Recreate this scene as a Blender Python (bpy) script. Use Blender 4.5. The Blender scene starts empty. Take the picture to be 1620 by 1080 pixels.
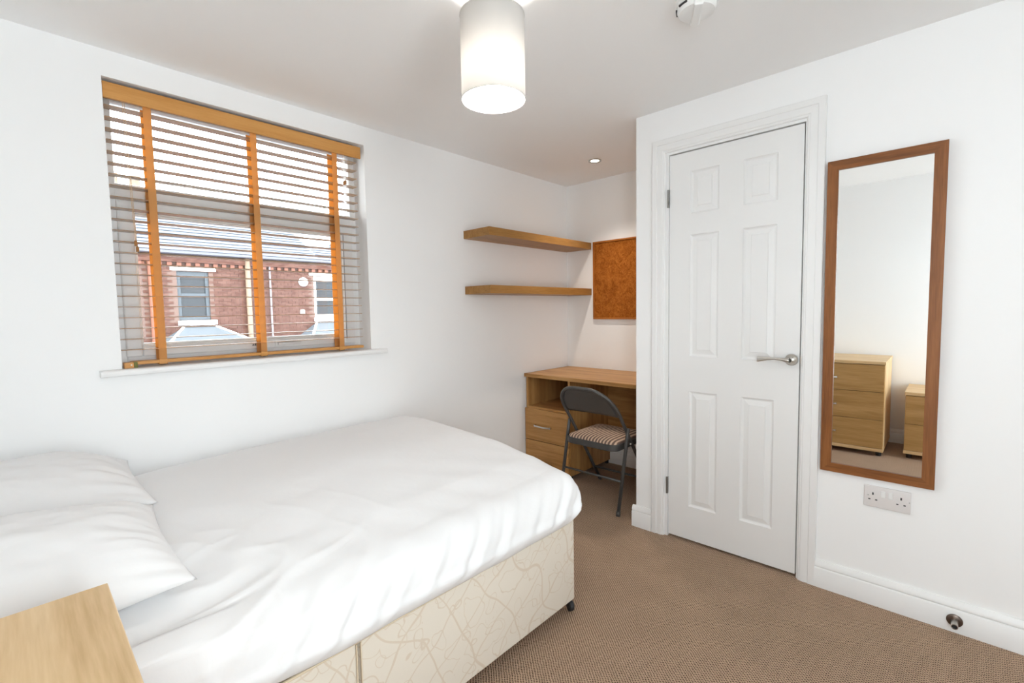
import bpy, bmesh, math, random
from mathutils import Vector, Matrix, noise

random.seed(4)
SC = bpy.context.scene
COL = SC.collection

# ------------------------------------------------------------------ camera
CAM_Z = 1.2225
YAW, PITCH, ROLL = 0.754528210, -0.0662743767, -0.0176772597
_f = Vector((math.cos(PITCH) * math.cos(YAW), math.cos(PITCH) * math.sin(YAW), math.sin(PITCH)))
_r = _f.cross(Vector((0, 0, 1))).normalized()
_u = _r.cross(_f)
_c, _s = math.cos(ROLL), math.sin(ROLL)
_right, _up = _c * _r + _s * _u, -_s * _r + _c * _u
cam_data = bpy.data.cameras.new('camera')
cam = bpy.data.objects.new('camera', cam_data)
COL.objects.link(cam)
cam.matrix_world = Matrix(((_right.x, _up.x, -_f.x, 0.0),
                           (_right.y, _up.y, -_f.y, 0.0),
                           (_right.z, _up.z, -_f.z, CAM_Z),
                           (0, 0, 0, 1)))
cam_data.sensor_width = 36.0
cam_data.lens = 742.365 / 1620 * 36.0
cam_data.clip_start = 0.02
cam_data.clip_end = 200
SC.camera = cam

# ------------------------------------------------------------------ light
SKY_STRENGTH = 8.0
BULB_GLOW = 130.0
SPOT_W = 21.0
EXPOSURE = 0.97
world = bpy.data.worlds.new('overcast_sky')
SC.world = world
world.use_nodes = True
_bg = world.node_tree.nodes['Background']
_bg.inputs['Color'].default_value = (0.895, 0.95, 1.0, 1)
_bg.inputs['Strength'].default_value = SKY_STRENGTH
SC.view_settings.view_transform = 'Standard'
SC.view_settings.look = 'None'
SC.view_settings.exposure = EXPOSURE
SC.view_settings.gamma = 1.0
SC.view_settings.use_curve_mapping = False
SC.cycles.use_denoising = True
SC.cycles.max_bounces = 14
SC.cycles.diffuse_bounces = 8
SC.cycles.transparent_max_bounces = 16
SC.cycles.sample_clamp_indirect = 6.0
SC.cycles.caustics_reflective = False
SC.cycles.caustics_refractive = False


def portal(name, loc, rot, sx, sy):
    l = bpy.data.lights.new(name, 'AREA')
    l.shape = 'RECTANGLE'
    l.size, l.size_y = sx, sy
    l.cycles.is_portal = True
    o = bpy.data.objects.new(name, l)
    o.location, o.rotation_euler = loc, rot
    COL.objects.link(o)


portal('sky_portal', (0.826, 2.62, 1.575), (math.radians(-90), 0, 0), 1.2, 1.2)
portal('sky_portal', (-0.68, -0.73, 1.275), (0, math.radians(-90), 0), 1.7, 1.0)
portal('sky_portal', (0.09, -1.45, 1.16), (math.radians(90), 0, 0), 0.95, 1.95)

# ------------------------------------------------------------------ room dims
XD = 2.345      # door wall face
XA = 3.206      # alcove back wall face
XR = -0.48      # rear wall face (bed head)
YW = 2.367      # window wall face
YC = 1.266      # alcove side wall face
YN = -1.25       # near wall face
HC = 2.2315     # ceiling
WX0, WX1, WZ0, WZ1 = 0.286, 1.368, 1.02, 2.132


# ------------------------------------------------------------------ helpers
def obj(name, bm, mat=None, parent=None, smooth=False, loc=None, kind=None):
    me = bpy.data.meshes.new(name)
    bm.to_mesh(me)
    bm.free()
    if mat:
        me.materials.append(mat)
    if smooth:
        for p in me.polygons:
            p.use_smooth = True
    o = bpy.data.objects.new(name, me)
    COL.objects.link(o)
    if parent:
        o.parent = parent
    if loc:
        o.location = loc
    if kind:
        o['kind'] = kind
    return o


def autosmooth(o, ang=35):
    me = o.data
    for p in me.polygons:
        p.use_smooth = True
    bm = bmesh.new()
    bm.from_mesh(me)
    a = math.radians(ang)
    for e in bm.edges:
        if len(e.link_faces) == 2 and e.calc_face_angle(0) > a:
            e.smooth = False
    bm.to_mesh(me)
    bm.free()
    return o


def tag(o, label, cat, group=None):
    o['label'] = label
    o['category'] = cat
    if group:
        o['group'] = group
    return o


def thing(name, loc, label, cat, group=None, rotz=0):
    o = bpy.data.objects.new(name, None)
    o.empty_display_size = 0.05
    COL.objects.link(o)
    o.location = loc
    o.rotation_euler = (0, 0, rotz)
    return tag(o, label, cat, group)


def struct_root(name, loc, label, cat):
    o = thing(name, loc, label, cat)
    o['kind'] = 'structure'
    return o


def struct(name, bm, mat, label, cat):
    o = obj(name, bm, mat)
    o['kind'] = 'structure'
    return tag(o, label, cat)


def box(bm, x0, x1, y0, y1, z0, z1, b=0.0, seg=2):
    vs = [bm.verts.new(p) for p in ((x0, y0, z0), (x1, y0, z0), (x1, y1, z0), (x0, y1, z0),
                                    (x0, y0, z1), (x1, y0, z1), (x1, y1, z1), (x0, y1, z1))]
    fs = [bm.faces.new([vs[i] for i in q]) for q in
          ((3, 2, 1, 0), (4, 5, 6, 7), (0, 1, 5, 4), (1, 2, 6, 5), (2, 3, 7, 6), (3, 0, 4, 7))]
    if b:
        es = set()
        for f in fs:
            es.update(f.edges)
        bmesh.ops.bevel(bm, geom=list(es), offset=b, segments=seg, profile=0.5, affect='EDGES')
    return bm


def B(*a, **k):
    return box(bmesh.new(), *a, **k)


def tube(bm, pts, r, n=10, caps=True, closed=False):
    pts = [Vector(p) for p in pts]
    rings = []
    m = len(pts)
    up = None
    for i, p in enumerate(pts):
        if closed:
            t = (pts[(i + 1) % m] - pts[i - 1]).normalized()
        else:
            t = (pts[min(i + 1, m - 1)] - pts[max(i - 1, 0)]).normalized()
        if up is None:
            up = Vector((0, 0, 1)) if abs(t.z) < 0.9 else Vector((1, 0, 0))
        a = (up - t * up.dot(t))
        if a.length < 1e-5:
            a = t.orthogonal()
        a.normalize()
        up = a
        b = t.cross(a)
        rr = r[i] if isinstance(r, (list, tuple)) else r
        rings.append([bm.verts.new(p + rr * (math.cos(2 * math.pi * k / n) * a + math.sin(2 * math.pi * k / n) * b))
                      for k in range(n)])
    for i in range(m if closed else m - 1):
        A, Bq = rings[i], rings[(i + 1) % m]
        for k in range(n):
            bm.faces.new((A[k], A[(k + 1) % n], Bq[(k + 1) % n], Bq[k]))
    if caps and not closed:
        bm.faces.new(rings[0][::-1])
        bm.faces.new(rings[-1])
    return bm


def lathe(bm, prof, n=32, M=None):
    """prof: (radius, height) pairs around local z; M optional 4x4."""
    M = M or Matrix.Identity(4)
    rings = []
    for r, h in prof:
        if r < 1e-6:
            rings.append([bm.verts.new(M @ Vector((0, 0, h)))])
        else:
            rings.append([bm.verts.new(M @ Vector((r * math.cos(2 * math.pi * k / n), r * math.sin(2 * math.pi * k / n), h)))
                          for k in range(n)])
    for A, C in zip(rings[:-1], rings[1:]):
        for k in range(n):
            k2 = (k + 1) % n
            if len(A) == 1 and len(C) == 1:
                continue
            if len(A) == 1:
                bm.faces.new((A[0], C[k2], C[k]))
            elif len(C) == 1:
                bm.faces.new((A[k], A[k2], C[0]))
            else:
                bm.faces.new((A[k], A[k2], C[k2], C[k]))
    bmesh.ops.recalc_face_normals(bm, faces=bm.faces)
    return bm


def extrude_profile(bm, prof, p0, p1, out):
    """prof: (d, z) outline, d measured along `out`, swept from p0 to p1."""
    p0, p1, out = Vector(p0), Vector(p1), Vector(out)
    A = [bm.verts.new(p0 + out * d + Vector((0, 0, z))) for d, z in prof]
    C = [bm.verts.new(p1 + out * d + Vector((0, 0, z))) for d, z in prof]
    n = len(prof)
    for i in range(n):
        j = (i + 1) % n
        bm.faces.new((A[i], A[j], C[j], C[i]))
    bm.faces.new(A[::-1])
    bm.faces.new(C)
    bmesh.ops.recalc_face_normals(bm, faces=bm.faces)
    return bm


def copy_tree(o, parent=None):
    c = o.copy()
    COL.objects.link(c)
    c.parent = parent
    for ch in list(o.children):
        copy_tree(ch, c)
    return c


# ------------------------------------------------------------------ materials
def new_mat(name):
    m = bpy.data.materials.new(name)
    m.use_nodes = True
    nt = m.node_tree
    return m, nt, nt.nodes['Principled BSDF'], nt.nodes, nt.links


def srgb(r, g, b):
    def f(c):
        c /= 255.0
        return c / 12.92 if c <= 0.04045 else ((c + 0.055) / 1.055) ** 2.4
    return (f(r), f(g), f(b), 1)


def plain(name, col, rough=0.5, metal=0.0, bump=0.0, bscale=200, spec=0.5, var=0.0):
    m, nt, p, N, L = new_mat(name)
    p.inputs['Base Color'].default_value = col
    p.inputs['Roughness'].default_value = rough
    p.inputs['Metallic'].default_value = metal
    p.inputs['Specular IOR Level'].default_value = spec
    if bump or var:
        tc = N.new('ShaderNodeTexCoord')
        nz = N.new('ShaderNodeTexNoise')
        nz.inputs['Scale'].default_value = bscale
        nz.inputs['Detail'].default_value = 3
        L.new(tc.outputs['Object'], nz.inputs['Vector'])
        if bump:
            bp = N.new('ShaderNodeBump')
            bp.inputs['Strength'].default_value = bump
            bp.inputs['Distance'].default_value = 0.002
            L.new(nz.outputs['Fac'], bp.inputs['Height'])
            L.new(bp.outputs['Normal'], p.inputs['Normal'])
        if var:
            mx = N.new('ShaderNodeMix')
            mx.data_type = 'RGBA'
            mx.inputs['A'].default_value = tuple(c * (1 - var) for c in col[:3]) + (1,)
            mx.inputs['B'].default_value = tuple(min(1, c * (1 + var)) for c in col[:3]) + (1,)
            L.new(nz.outputs['Fac'], mx.inputs['Factor'])
            L.new(mx.outputs['Result'], p.inputs['Base Color'])
    return m


def wood(name, dark, mid, light, axis='y', scale=1.0, rough=0.42, streak=0.35):
    m, nt, p, N, L = new_mat(name)
    tc = N.new('ShaderNodeTexCoord')
    mp = N.new('ShaderNodeMapping')
    s = {'x': (0.55, 9, 9), 'y': (9, 0.55, 9), 'z': (9, 9, 0.55)}[axis]
    mp.inputs['Scale'].default_value = tuple(v * scale for v in s)
    L.new(tc.outputs['Object'], mp.inputs['Vector'])
    n1 = N.new('ShaderNodeTexNoise')
    n1.inputs['Scale'].default_value = 2.2
    n1.inputs['Detail'].default_value = 5
    n1.inputs['Distortion'].default_value = 0.9
    L.new(mp.outputs['Vector'], n1.inputs['Vector'])
    mp2 = N.new('ShaderNodeMapping')
    mp2.inputs['Scale'].default_value = tuple(v * scale * 7 for v in s)
    L.new(tc.outputs['Object'], mp2.inputs['Vector'])
    n2 = N.new('ShaderNodeTexNoise')
    n2.inputs['Scale'].default_value = 3.0
    n2.inputs['Detail'].default_value = 4
    L.new(mp2.outputs['Vector'], n2.inputs['Vector'])
    cr = N.new('ShaderNodeValToRGB')
    e = cr.color_ramp.elements
    e[0].position, e[0].color = 0.32, dark
    e[1].position, e[1].color = 0.68, light
    k = e.new(0.5)
    k.color = mid
    mixf = N.new('ShaderNodeMix')
    mixf.data_type = 'FLOAT'
    mixf.inputs['Factor'].default_value = streak
    L.new(n1.outputs['Fac'], mixf.inputs['A'])
    L.new(n2.outputs['Fac'], mixf.inputs['B'])
    L.new(mixf.outputs['Result'], cr.inputs['Fac'])
    L.new(cr.outputs['Color'], p.inputs['Base Color'])
    p.inputs['Roughness'].default_value = rough
    p.inputs['Specular IOR Level'].default_value = 0.35
    bp = N.new('ShaderNodeBump')
    bp.inputs['Strength'].default_value = 0.06
    bp.inputs['Distance'].default_value = 0.001
    L.new(n2.outputs['Fac'], bp.inputs['Height'])
    L.new(bp.outputs['Normal'], p.inputs['Normal'])
    return m


M_WALL = plain('white_wall_paint', (0.885, 0.887, 0.887, 1), 0.85, bump=0.04, bscale=350, spec=0.2)
M_CEIL = plain('ceiling_paint', (0.895, 0.893, 0.89, 1), 0.9, bump=0.03, bscale=300, spec=0.1)
M_TRIM = plain('white_gloss_trim', (0.82, 0.82, 0.815, 1), 0.35)
M_DOOR = plain('white_satin_door', (0.81, 0.81, 0.805, 1), 0.42, bump=0.02, bscale=90)
M_UPVC = plain('white_upvc', (0.80, 0.80, 0.80, 1), 0.3)
M_GASK = plain('black_gasket', (0.03, 0.03, 0.035, 1), 0.6)
M_BLACK = plain('black_plastic', (0.02, 0.02, 0.022, 1), 0.45)
M_STEEL = plain('satin_steel', (0.55, 0.53, 0.50, 1), 0.28, metal=1.0)
M_HINGE = plain('dull_steel', (0.30, 0.29, 0.275, 1), 0.35, metal=1.0)
M_CHROME = plain('polished_steel', (0.72, 0.71, 0.70, 1), 0.15, metal=1.0)
M_BRONZE = plain('bronze_metal', (0.16, 0.125, 0.105, 1), 0.35, metal=0.9)
M_CHAIR = plain('dark_grey_enamel', (0.062, 0.06, 0.058, 1), 0.38, spec=0.5)
M_PLASTIC = plain('white_plastic', (0.80, 0.80, 0.79, 1), 0.3)
M_CREAMPL = plain('ivory_plastic', (0.72, 0.69, 0.68, 1), 0.35)
M_MIRROR = plain('mirror_silver', (0.94, 0.95, 0.945, 1), 0.0, metal=1.0)

OAK = (srgb(150, 106, 58), srgb(178, 132, 78), srgb(196, 152, 98))
M_DESK_Y = wood('oak_laminate_y', *OAK, axis='y')
M_DESK_X = wood('oak_laminate_x', *OAK, axis='x')
M_DESK_Z = wood('oak_laminate_z', *OAK, axis='z')
SHELF = (srgb(132, 92, 46), srgb(158, 114, 60), srgb(176, 132, 76))
M_SHELF_X = wood('oak_shelf_x', *SHELF, axis='x')
LIGHTOAK = (srgb(190, 156, 108), srgb(212, 180, 134), srgb(226, 198, 156))
MIDOAK = (srgb(150, 112, 62), srgb(172, 134, 82), srgb(188, 150, 98))
M_FRONT_Y = wood('mid_oak_y', *MIDOAK, axis='y', scale=0.8)
M_CHEST_Y = wood('light_oak_y', *LIGHTOAK, axis='y', scale=0.8)
M_CHEST_X = wood('light_oak_x', *LIGHTOAK, axis='x', scale=0.8)
M_CHEST_Z = wood('light_oak_z', *LIGHTOAK, axis='z', scale=0.8)
BROWN = (srgb(106, 62, 29), srgb(132, 81, 41), srgb(150, 97, 53))
M_FRAME_Z = wood('brown_oak_z', *BROWN, axis='z', scale=1.3)
M_FRAME_Y = wood('brown_oak_y', *BROWN, axis='y', scale=1.3)
BLIND = (srgb(186, 128, 62), srgb(202, 146, 80), srgb(212, 158, 92))
M_BLIND_X = wood('blind_wood', *BLIND, axis='x', scale=1.0)
M_SLAT = wood('slat_wood', srgb(150, 118, 88), srgb(170, 138, 106), srgb(184, 154, 122), axis='x', rough=0.22)
M_SLAT.node_tree.nodes['Principled BSDF'].inputs['Specular IOR Level'].default_value = 0.7
M_TAPE = plain('blind_tape', srgb(214, 158, 88), 0.8, bump=0.1, bscale=600)
M_CORD = plain('blind_cord', srgb(206, 170, 130), 0.8)


def mat_tape():
    m, nt, p, N, L = new_mat('ladder_tape')
    p.inputs['Base Color'].default_value = srgb(222, 172, 108)
    p.inputs['Roughness'].default_value = 0.8
    tr = N.new('ShaderNodeBsdfTranslucent')
    tr.inputs['Color'].default_value = srgb(240, 184, 104)
    mx = N.new('ShaderNodeMixShader')
    mx.inputs['Fac'].default_value = 0.5
    L.new(p.outputs['BSDF'], mx.inputs[1])
    L.new(tr.outputs['BSDF'], mx.inputs[2])
    L.new(mx.outputs['Shader'], N['Material Output'].inputs['Surface'])
    return m


M_LTAPE = mat_tape()


def mat_carpet():
    m, nt, p, N, L = new_mat('woven_brown_carpet')
    tc = N.new('ShaderNodeTexCoord')
    mp = N.new('ShaderNodeMapping')
    mp.inputs['Rotation'].default_value = (0, 0, math.radians(41))
    L.new(tc.outputs['Object'], mp.inputs['Vector'])
    wx = N.new('ShaderNodeTexWave')
    wx.bands_direction = 'X'
    wx.inputs['Scale'].default_value = 36
    wx.inputs['Distortion'].default_value = 2.6
    wx.inputs['Detail'].default_value = 1
    wx.inputs['Detail Scale'].default_value = 1.2
    wy = N.new('ShaderNodeTexWave')
    wy.bands_direction = 'Y'
    wy.inputs['Scale'].default_value = 44
    wy.inputs['Distortion'].default_value = 2.6
    wy.inputs['Detail'].default_value = 1
    wy.inputs['Detail Scale'].default_value = 1.2
    for w in (wx, wy):
        L.new(mp.outputs['Vector'], w.inputs['Vector'])
    inv = []
    for w in (wx, wy):
        iv = N.new('ShaderNodeMath')
        iv.operation = 'SUBTRACT'
        iv.inputs[0].default_value = 1.0
        L.new(w.outputs['Fac'], iv.inputs[1])
        inv.append(iv)
    gap = N.new('ShaderNodeMath')
    gap.operation = 'MULTIPLY'
    L.new(inv[0].outputs[0], gap.inputs[0])
    L.new(inv[1].outputs[0], gap.inputs[1])
    mul = N.new('ShaderNodeMath')
    mul.operation = 'SUBTRACT'
    mul.inputs[0].default_value = 1.0
    L.new(gap.outputs[0], mul.inputs[1])
    nz = N.new('ShaderNodeTexNoise')
    nz.inputs['Scale'].default_value = 160
    nz.inputs['Detail'].default_value = 3
    L.new(mp.outputs['Vector'], nz.inputs['Vector'])
    big = N.new('ShaderNodeTexNoise')
    big.inputs['Scale'].default_value = 7
    L.new(mp.outputs['Vector'], big.inputs['Vector'])
    add = N.new('ShaderNodeMath')
    add.operation = 'MULTIPLY_ADD'
    L.new(nz.outputs['Fac'], add.inputs[0])
    add.inputs[1].default_value = 0.5
    L.new(mul.outputs[0], add.inputs[2])
    sc = N.new('ShaderNodeMath')
    sc.operation = 'MULTIPLY'
    sc.inputs[1].default_value = 0.72
    L.new(add.outputs[0], sc.inputs[0])
    cr = N.new('ShaderNodeValToRGB')
    e = cr.color_ramp.elements
    e[0].position, e[0].color = 0.36, srgb(72, 54, 44)
    e[1].position, e[1].color = 0.98, srgb(204, 176, 152)
    k = e.new(0.66)
    k.color = srgb(160, 133, 111)
    L.new(sc.outputs[0], cr.inputs['Fac'])
    hs = N.new('ShaderNodeHueSaturation')
    mr = N.new('ShaderNodeMapRange')
    mr.inputs['To Min'].default_value = 0.88
    mr.inputs['To Max'].default_value = 1.1
    L.new(big.outputs['Fac'], mr.inputs['Value'])
    L.new(mr.outputs['Result'], hs.inputs['Value'])
    L.new(cr.outputs['Color'], hs.inputs['Color'])
    L.new(hs.outputs['Color'], p.inputs['Base Color'])
    p.inputs['Roughness'].default_value = 0.95
    p.inputs['Specular IOR Level'].default_value = 0.1
    bp = N.new('ShaderNodeBump')
    bp.inputs['Strength'].default_value = 0.8
    bp.inputs['Distance'].default_value = 0.004
    L.new(add.outputs[0], bp.inputs['Height'])
    L.new(bp.outputs['Normal'], p.inputs['Normal'])
    return m


def mat_linen():
    m, nt, p, N, L = new_mat('white_cotton')
    p.inputs['Base Color'].default_value = (0.835, 0.835, 0.84, 1)
    p.inputs['Roughness'].default_value = 0.85
    p.inputs['Specular IOR Level'].default_value = 0.15
    p.inputs['Sheen Weight'].default_value = 0.1
    tc = N.new('ShaderNodeTexCoord')
    nz = N.new('ShaderNodeTexNoise')
    nz.inputs['Scale'].default_value = 14
    nz.inputs['Detail'].default_value = 4
    nz.inputs['Distortion'].default_value = 0.6
    L.new(tc.outputs['Object'], nz.inputs['Vector'])
    bp = N.new('ShaderNodeBump')
    bp.inputs['Strength'].default_value = 0.12
    bp.inputs['Distance'].default_value = 0.01
    L.new(nz.outputs['Fac'], bp.inputs['Height'])
    L.new(bp.outputs['Normal'], p.inputs['Normal'])
    return m


def mat_jacquard():
    """cream divan fabric with a woven drawing of stems and flower heads"""
    m, nt, p, N, L = new_mat('cream_floral_jacquard')
    tc = N.new('ShaderNodeTexCoord')
    mp = N.new('ShaderNodeMapping')
    mp.inputs['Scale'].default_value = (1, 0.0, 1)
    mp.inputs['Location'].default_value = (0.31, 0.2, 0.17)
    L.new(tc.outputs['Object'], mp.inputs['Vector'])

    v = N.new('ShaderNodeTexVoronoi')
    v.feature = 'F1'
    v.inputs['Scale'].default_value = 7.5
    L.new(mp.outputs['Vector'], v.inputs['Vector'])
    sn = N.new('ShaderNodeMath')
    sn.operation = 'SINE'
    ml = N.new('ShaderNodeMath')
    ml.operation = 'MULTIPLY'
    ml.inputs[1].default_value = 70
    L.new(v.outputs['Distance'], ml.inputs[0])
    L.new(ml.outputs[0], sn.inputs[0])
    ring = N.new('ShaderNodeMapRange')
    ring.inputs['From Min'].default_value = 0.75
    ring.inputs['From Max'].default_value = 0.98
    L.new(sn.outputs[0], ring.inputs['Value'])
    core = N.new('ShaderNodeMapRange')
    core.inputs['From Min'].default_value = 0.2
    core.inputs['From Max'].default_value = 0.3
    core.inputs['To Min'].default_value = 1
    core.inputs['To Max'].default_value = 0
    L.new(v.outputs['Distance'], core.inputs['Value'])
    dots = N.new('ShaderNodeTexVoronoi')
    dots.inputs['Scale'].default_value = 95
    L.new(mp.outputs['Vector'], dots.inputs['Vector'])
    dm = N.new('ShaderNodeMapRange')
    dm.inputs['From Min'].default_value = 0.25
    dm.inputs['From Max'].default_value = 0.4
    dm.inputs['To Min'].default_value = 1
    dm.inputs['To Max'].default_value = 0
    L.new(dots.outputs['Distance'], dm.inputs['Value'])
    fl = N.new('ShaderNodeMath')
    fl.operation = 'MULTIPLY'
    L.new(ring.outputs['Result'], fl.inputs[0])
    L.new(core.outputs['Result'], fl.inputs[1])
    fl2 = N.new('ShaderNodeMath')
    fl2.operation = 'MULTIPLY'
    L.new(fl.outputs[0], fl2.inputs[0])
    L.new(dm.outputs['Result'], fl2.inputs[1])
    acc = fl2.outputs[0]

    def stems(scale, dist, rot, lo, seed):
        m2 = N.new('ShaderNodeMapping')
        m2.inputs['Rotation'].default_value = (0, rot, 0)
        m2.inputs['Location'].default_value = (seed, 0, seed * 0.7)
        L.new(mp.outputs['Vector'], m2.inputs['Vector'])
        wv = N.new('ShaderNodeTexWave')
        wv.bands_direction = 'X'
        wv.inputs['Scale'].default_value = scale
        wv.inputs['Distortion'].default_value = dist
        wv.inputs['Detail'].default_value = 1.2
        wv.inputs['Detail Scale'].default_value = 1.6
        wv.inputs['Detail Roughness'].default_value = 0.45
        L.new(m2.outputs['Vector'], wv.inputs['Vector'])
        q = N.new('ShaderNodeMapRange')
        q.inputs['From Min'].default_value = lo
        q.inputs['From Max'].default_value = lo + (1 - lo) * 0.6
        L.new(wv.outputs['Fac'], q.inputs['Value'])
        return q.outputs['Result']

    def petals(scale, rad, wid, seed):
        off = N.new('ShaderNodeVectorMath')
        off.operation = 'ADD'
        off.inputs[1].default_value = (seed, 0, seed)
        L.new(mp.outputs['Vector'], off.inputs[0])
        nz = N.new('ShaderNodeTexNoise')
        nz.inputs['Scale'].default_value = 9
        L.new(off.outputs[0], nz.inputs['Vector'])
        wsum = N.new('ShaderNodeVectorMath')
        wsum.operation = 'MULTIPLY_ADD'
        wsum.inputs[1].default_value = (0.12, 0, 0.12)
        L.new(nz.outputs['Color'], wsum.inputs[0])
        L.new(off.outputs[0], wsum.inputs[2])
        vo = N.new('ShaderNodeTexVoronoi')
        vo.inputs['Scale'].default_value = scale
        L.new(wsum.outputs[0], vo.inputs['Vector'])
        sb = N.new('ShaderNodeMath')
        sb.operation = 'SUBTRACT'
        sb.inputs[1].default_value = rad
        L.new(vo.outputs['Distance'], sb.inputs[0])
        ab = N.new('ShaderNodeMath')
        ab.operation = 'ABSOLUTE'
        L.new(sb.outputs[0], ab.inputs[0])
        q = N.new('ShaderNodeMapRange')
        q.inputs['From Min'].default_value = wid * 0.4
        q.inputs['From Max'].default_value = wid
        q.inputs['To Min'].default_value = 1
        q.inputs['To Max'].default_value = 0
        L.new(ab.outputs[0], q.inputs['Value'])
        return q.outputs['Result']

    for src in (stems(2.2, 6.0, 0.6, 0.993, 0.0), stems(3.0, 5.0, -0.9, 0.991, 3.7), petals(8, 0.40, 0.014, 1.3), petals(14, 0.34, 0.022, 5.1)):
        mxn = N.new('ShaderNodeMath')
        mxn.operation = 'MAXIMUM'
        L.new(acc, mxn.inputs[0])
        L.new(src, mxn.inputs[1])
        acc = mxn.outputs[0]
    mx = N.new('ShaderNodeMix')
    mx.data_type = 'RGBA'
    mx.inputs['A'].default_value = srgb(219, 210, 196)
    mx.inputs['B'].default_value = srgb(204, 186, 164)
    fac = N.new('ShaderNodeMath')
    fac.operation = 'MULTIPLY'
    fac.inputs[1].default_value = 0.65
    L.new(acc, fac.inputs[0])
    L.new(fac.outputs[0], mx.inputs['Factor'])
    L.new(mx.outputs['Result'], p.inputs['Base Color'])
    p.inputs['Roughness'].default_value = 0.7
    p.inputs['Specular IOR Level'].default_value = 0.25
    bp = N.new('ShaderNodeBump')
    bp.inputs['Strength'].default_value = 0.15
    bp.inputs['Distance'].default_value = 0.001
    L.new(acc, bp.inputs['Height'])
    L.new(bp.outputs['Normal'], p.inputs['Normal'])
    return m


def mat_cork():
    m, nt, p, N, L = new_mat('cork')
    tc = N.new('ShaderNodeTexCoord')
    n = N.new('ShaderNodeTexNoise')
    n.inputs['Scale'].default_value = 110
    n.inputs['Detail'].default_value = 6
    L.new(tc.outputs['Object'], n.inputs['Vector'])
    n2 = N.new('ShaderNodeTexNoise')
    n2.inputs['Scale'].default_value = 18
    n2.inputs['Detail'].default_value = 4
    n2.inputs['Distortion'].default_value = 1.5
    L.new(tc.outputs['Object'], n2.inputs['Vector'])
    av = N.new('ShaderNodeMath')
    av.operation = 'ADD'
    L.new(n.outputs['Fac'], av.inputs[0])
    L.new(n2.outputs['Fac'], av.inputs[1])
    hf = N.new('ShaderNodeMath')
    hf.operation = 'MULTIPLY'
    hf.inputs[1].default_value = 0.5
    L.new(av.outputs[0], hf.inputs[0])
    cr = N.new('ShaderNodeValToRGB')
    e = cr.color_ramp.elements
    e[0].position, e[0].color = 0.36, srgb(128, 68, 18)
    e[1].position, e[1].color = 0.66, srgb(178, 108, 44)
    L.new(hf.outputs[0], cr.inputs['Fac'])
    L.new(cr.outputs['Color'], p.inputs['Base Color'])
    p.inputs['Roughness'].default_value = 0.95
    p.inputs['Specular IOR Level'].default_value = 0.1
    bp = N.new('ShaderNodeBump')
    bp.inputs['Strength'].default_value = 0.4
    bp.inputs['Distance'].default_value = 0.002
    L.new(n.outputs['Fac'], bp.inputs['Height'])
    L.new(bp.outputs['Normal'], p.inputs['Normal'])
    return m


def mat_seat():
    m, nt, p, N, L = new_mat('striped_seat_fabric')
    tc = N.new('ShaderNodeTexCoord')
    w = N.new('ShaderNodeTexWave')
    w.bands_direction = 'Y'
    w.inputs['Scale'].default_value = 14
    w.inputs['Distortion'].default_value = 0.9
    w.inputs['Detail'].default_value = 2
    w.inputs['Detail Scale'].default_value = 1.6
    L.new(tc.outputs['Object'], w.inputs['Vector'])
    cr = N.new('ShaderNodeValToRGB')
    e = cr.color_ramp.elements
    e[0].position, e[0].color = 0.25, srgb(104, 86, 77)
    e[1].position, e[1].color = 0.8, srgb(200, 174, 150)
    k = e.new(0.5)
    k.color = srgb(160, 128, 108)
    L.new(w.outputs['Fac'], cr.inputs['Fac'])
    L.new(cr.outputs['Color'], p.inputs['Base Color'])
    p.inputs['Roughness'].default_value = 0.95
    bp = N.new('ShaderNodeBump')
    bp.inputs['Strength'].default_value = 0.5
    bp.inputs['Distance'].default_value = 0.002
    L.new(w.outputs['Fac'], bp.inputs['Height'])
    L.new(bp.outputs['Normal'], p.inputs['Normal'])
    return m


def mat_glass(name='window_glass', tint=(0.97, 0.985, 0.98, 1)):
    m, nt, p, N, L = new_mat(name)
    N.remove(p)
    t = N.new('ShaderNodeBsdfTransparent')
    t.inputs['Color'].default_value = tint
    g = N.new('ShaderNodeBsdfGlossy')
    g.inputs['Roughness'].default_value = 0.0
    fr = N.new('ShaderNodeFresnel')
    fr.inputs['IOR'].default_value = 1.45
    mx = N.new('ShaderNodeMixShader')
    L.new(fr.outputs['Fac'], mx.inputs['Fac'])
    L.new(t.outputs['BSDF'], mx.inputs[1])
    L.new(g.outputs['BSDF'], mx.inputs[2])
    L.new(mx.outputs['Shader'], N['Material Output'].inputs['Surface'])
    return m


def mat_shade():
    m, nt, p, N, L = new_mat('lamp_shade_fabric')
    N.remove(p)
    d = N.new('ShaderNodeBsdfDiffuse')
    d.inputs['Color'].default_value = (0.86, 0.845, 0.82, 1)
    t = N.new('ShaderNodeBsdfTranslucent')
    t.inputs['Color'].default_value = (0.050, 0.0465, 0.042, 1)
    mx = N.new('ShaderNodeMixShader')
    mx.inputs['Fac'].default_value = 0.5
    L.new(d.outputs['BSDF'], mx.inputs[1])
    L.new(t.outputs['BSDF'], mx.inputs[2])
    L.new(mx.outputs['Shader'], N['Material Output'].inputs['Surface'])
    return m


def emit(name, col, s):
    m, nt, p, N, L = new_mat(name)
    p.inputs['Base Color'].default_value = (0.9, 0.9, 0.9, 1)
    p.inputs['Emission Color'].default_value = col
    p.inputs['Emission Strength'].default_value = s
    return m


M_CARPET = mat_carpet()
M_LINEN = mat_linen()
M_JAC = mat_jacquard()
M_CORK = mat_cork()
M_SEAT = mat_seat()
M_GLASS = mat_glass()
M_SHADE = mat_shade()

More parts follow.
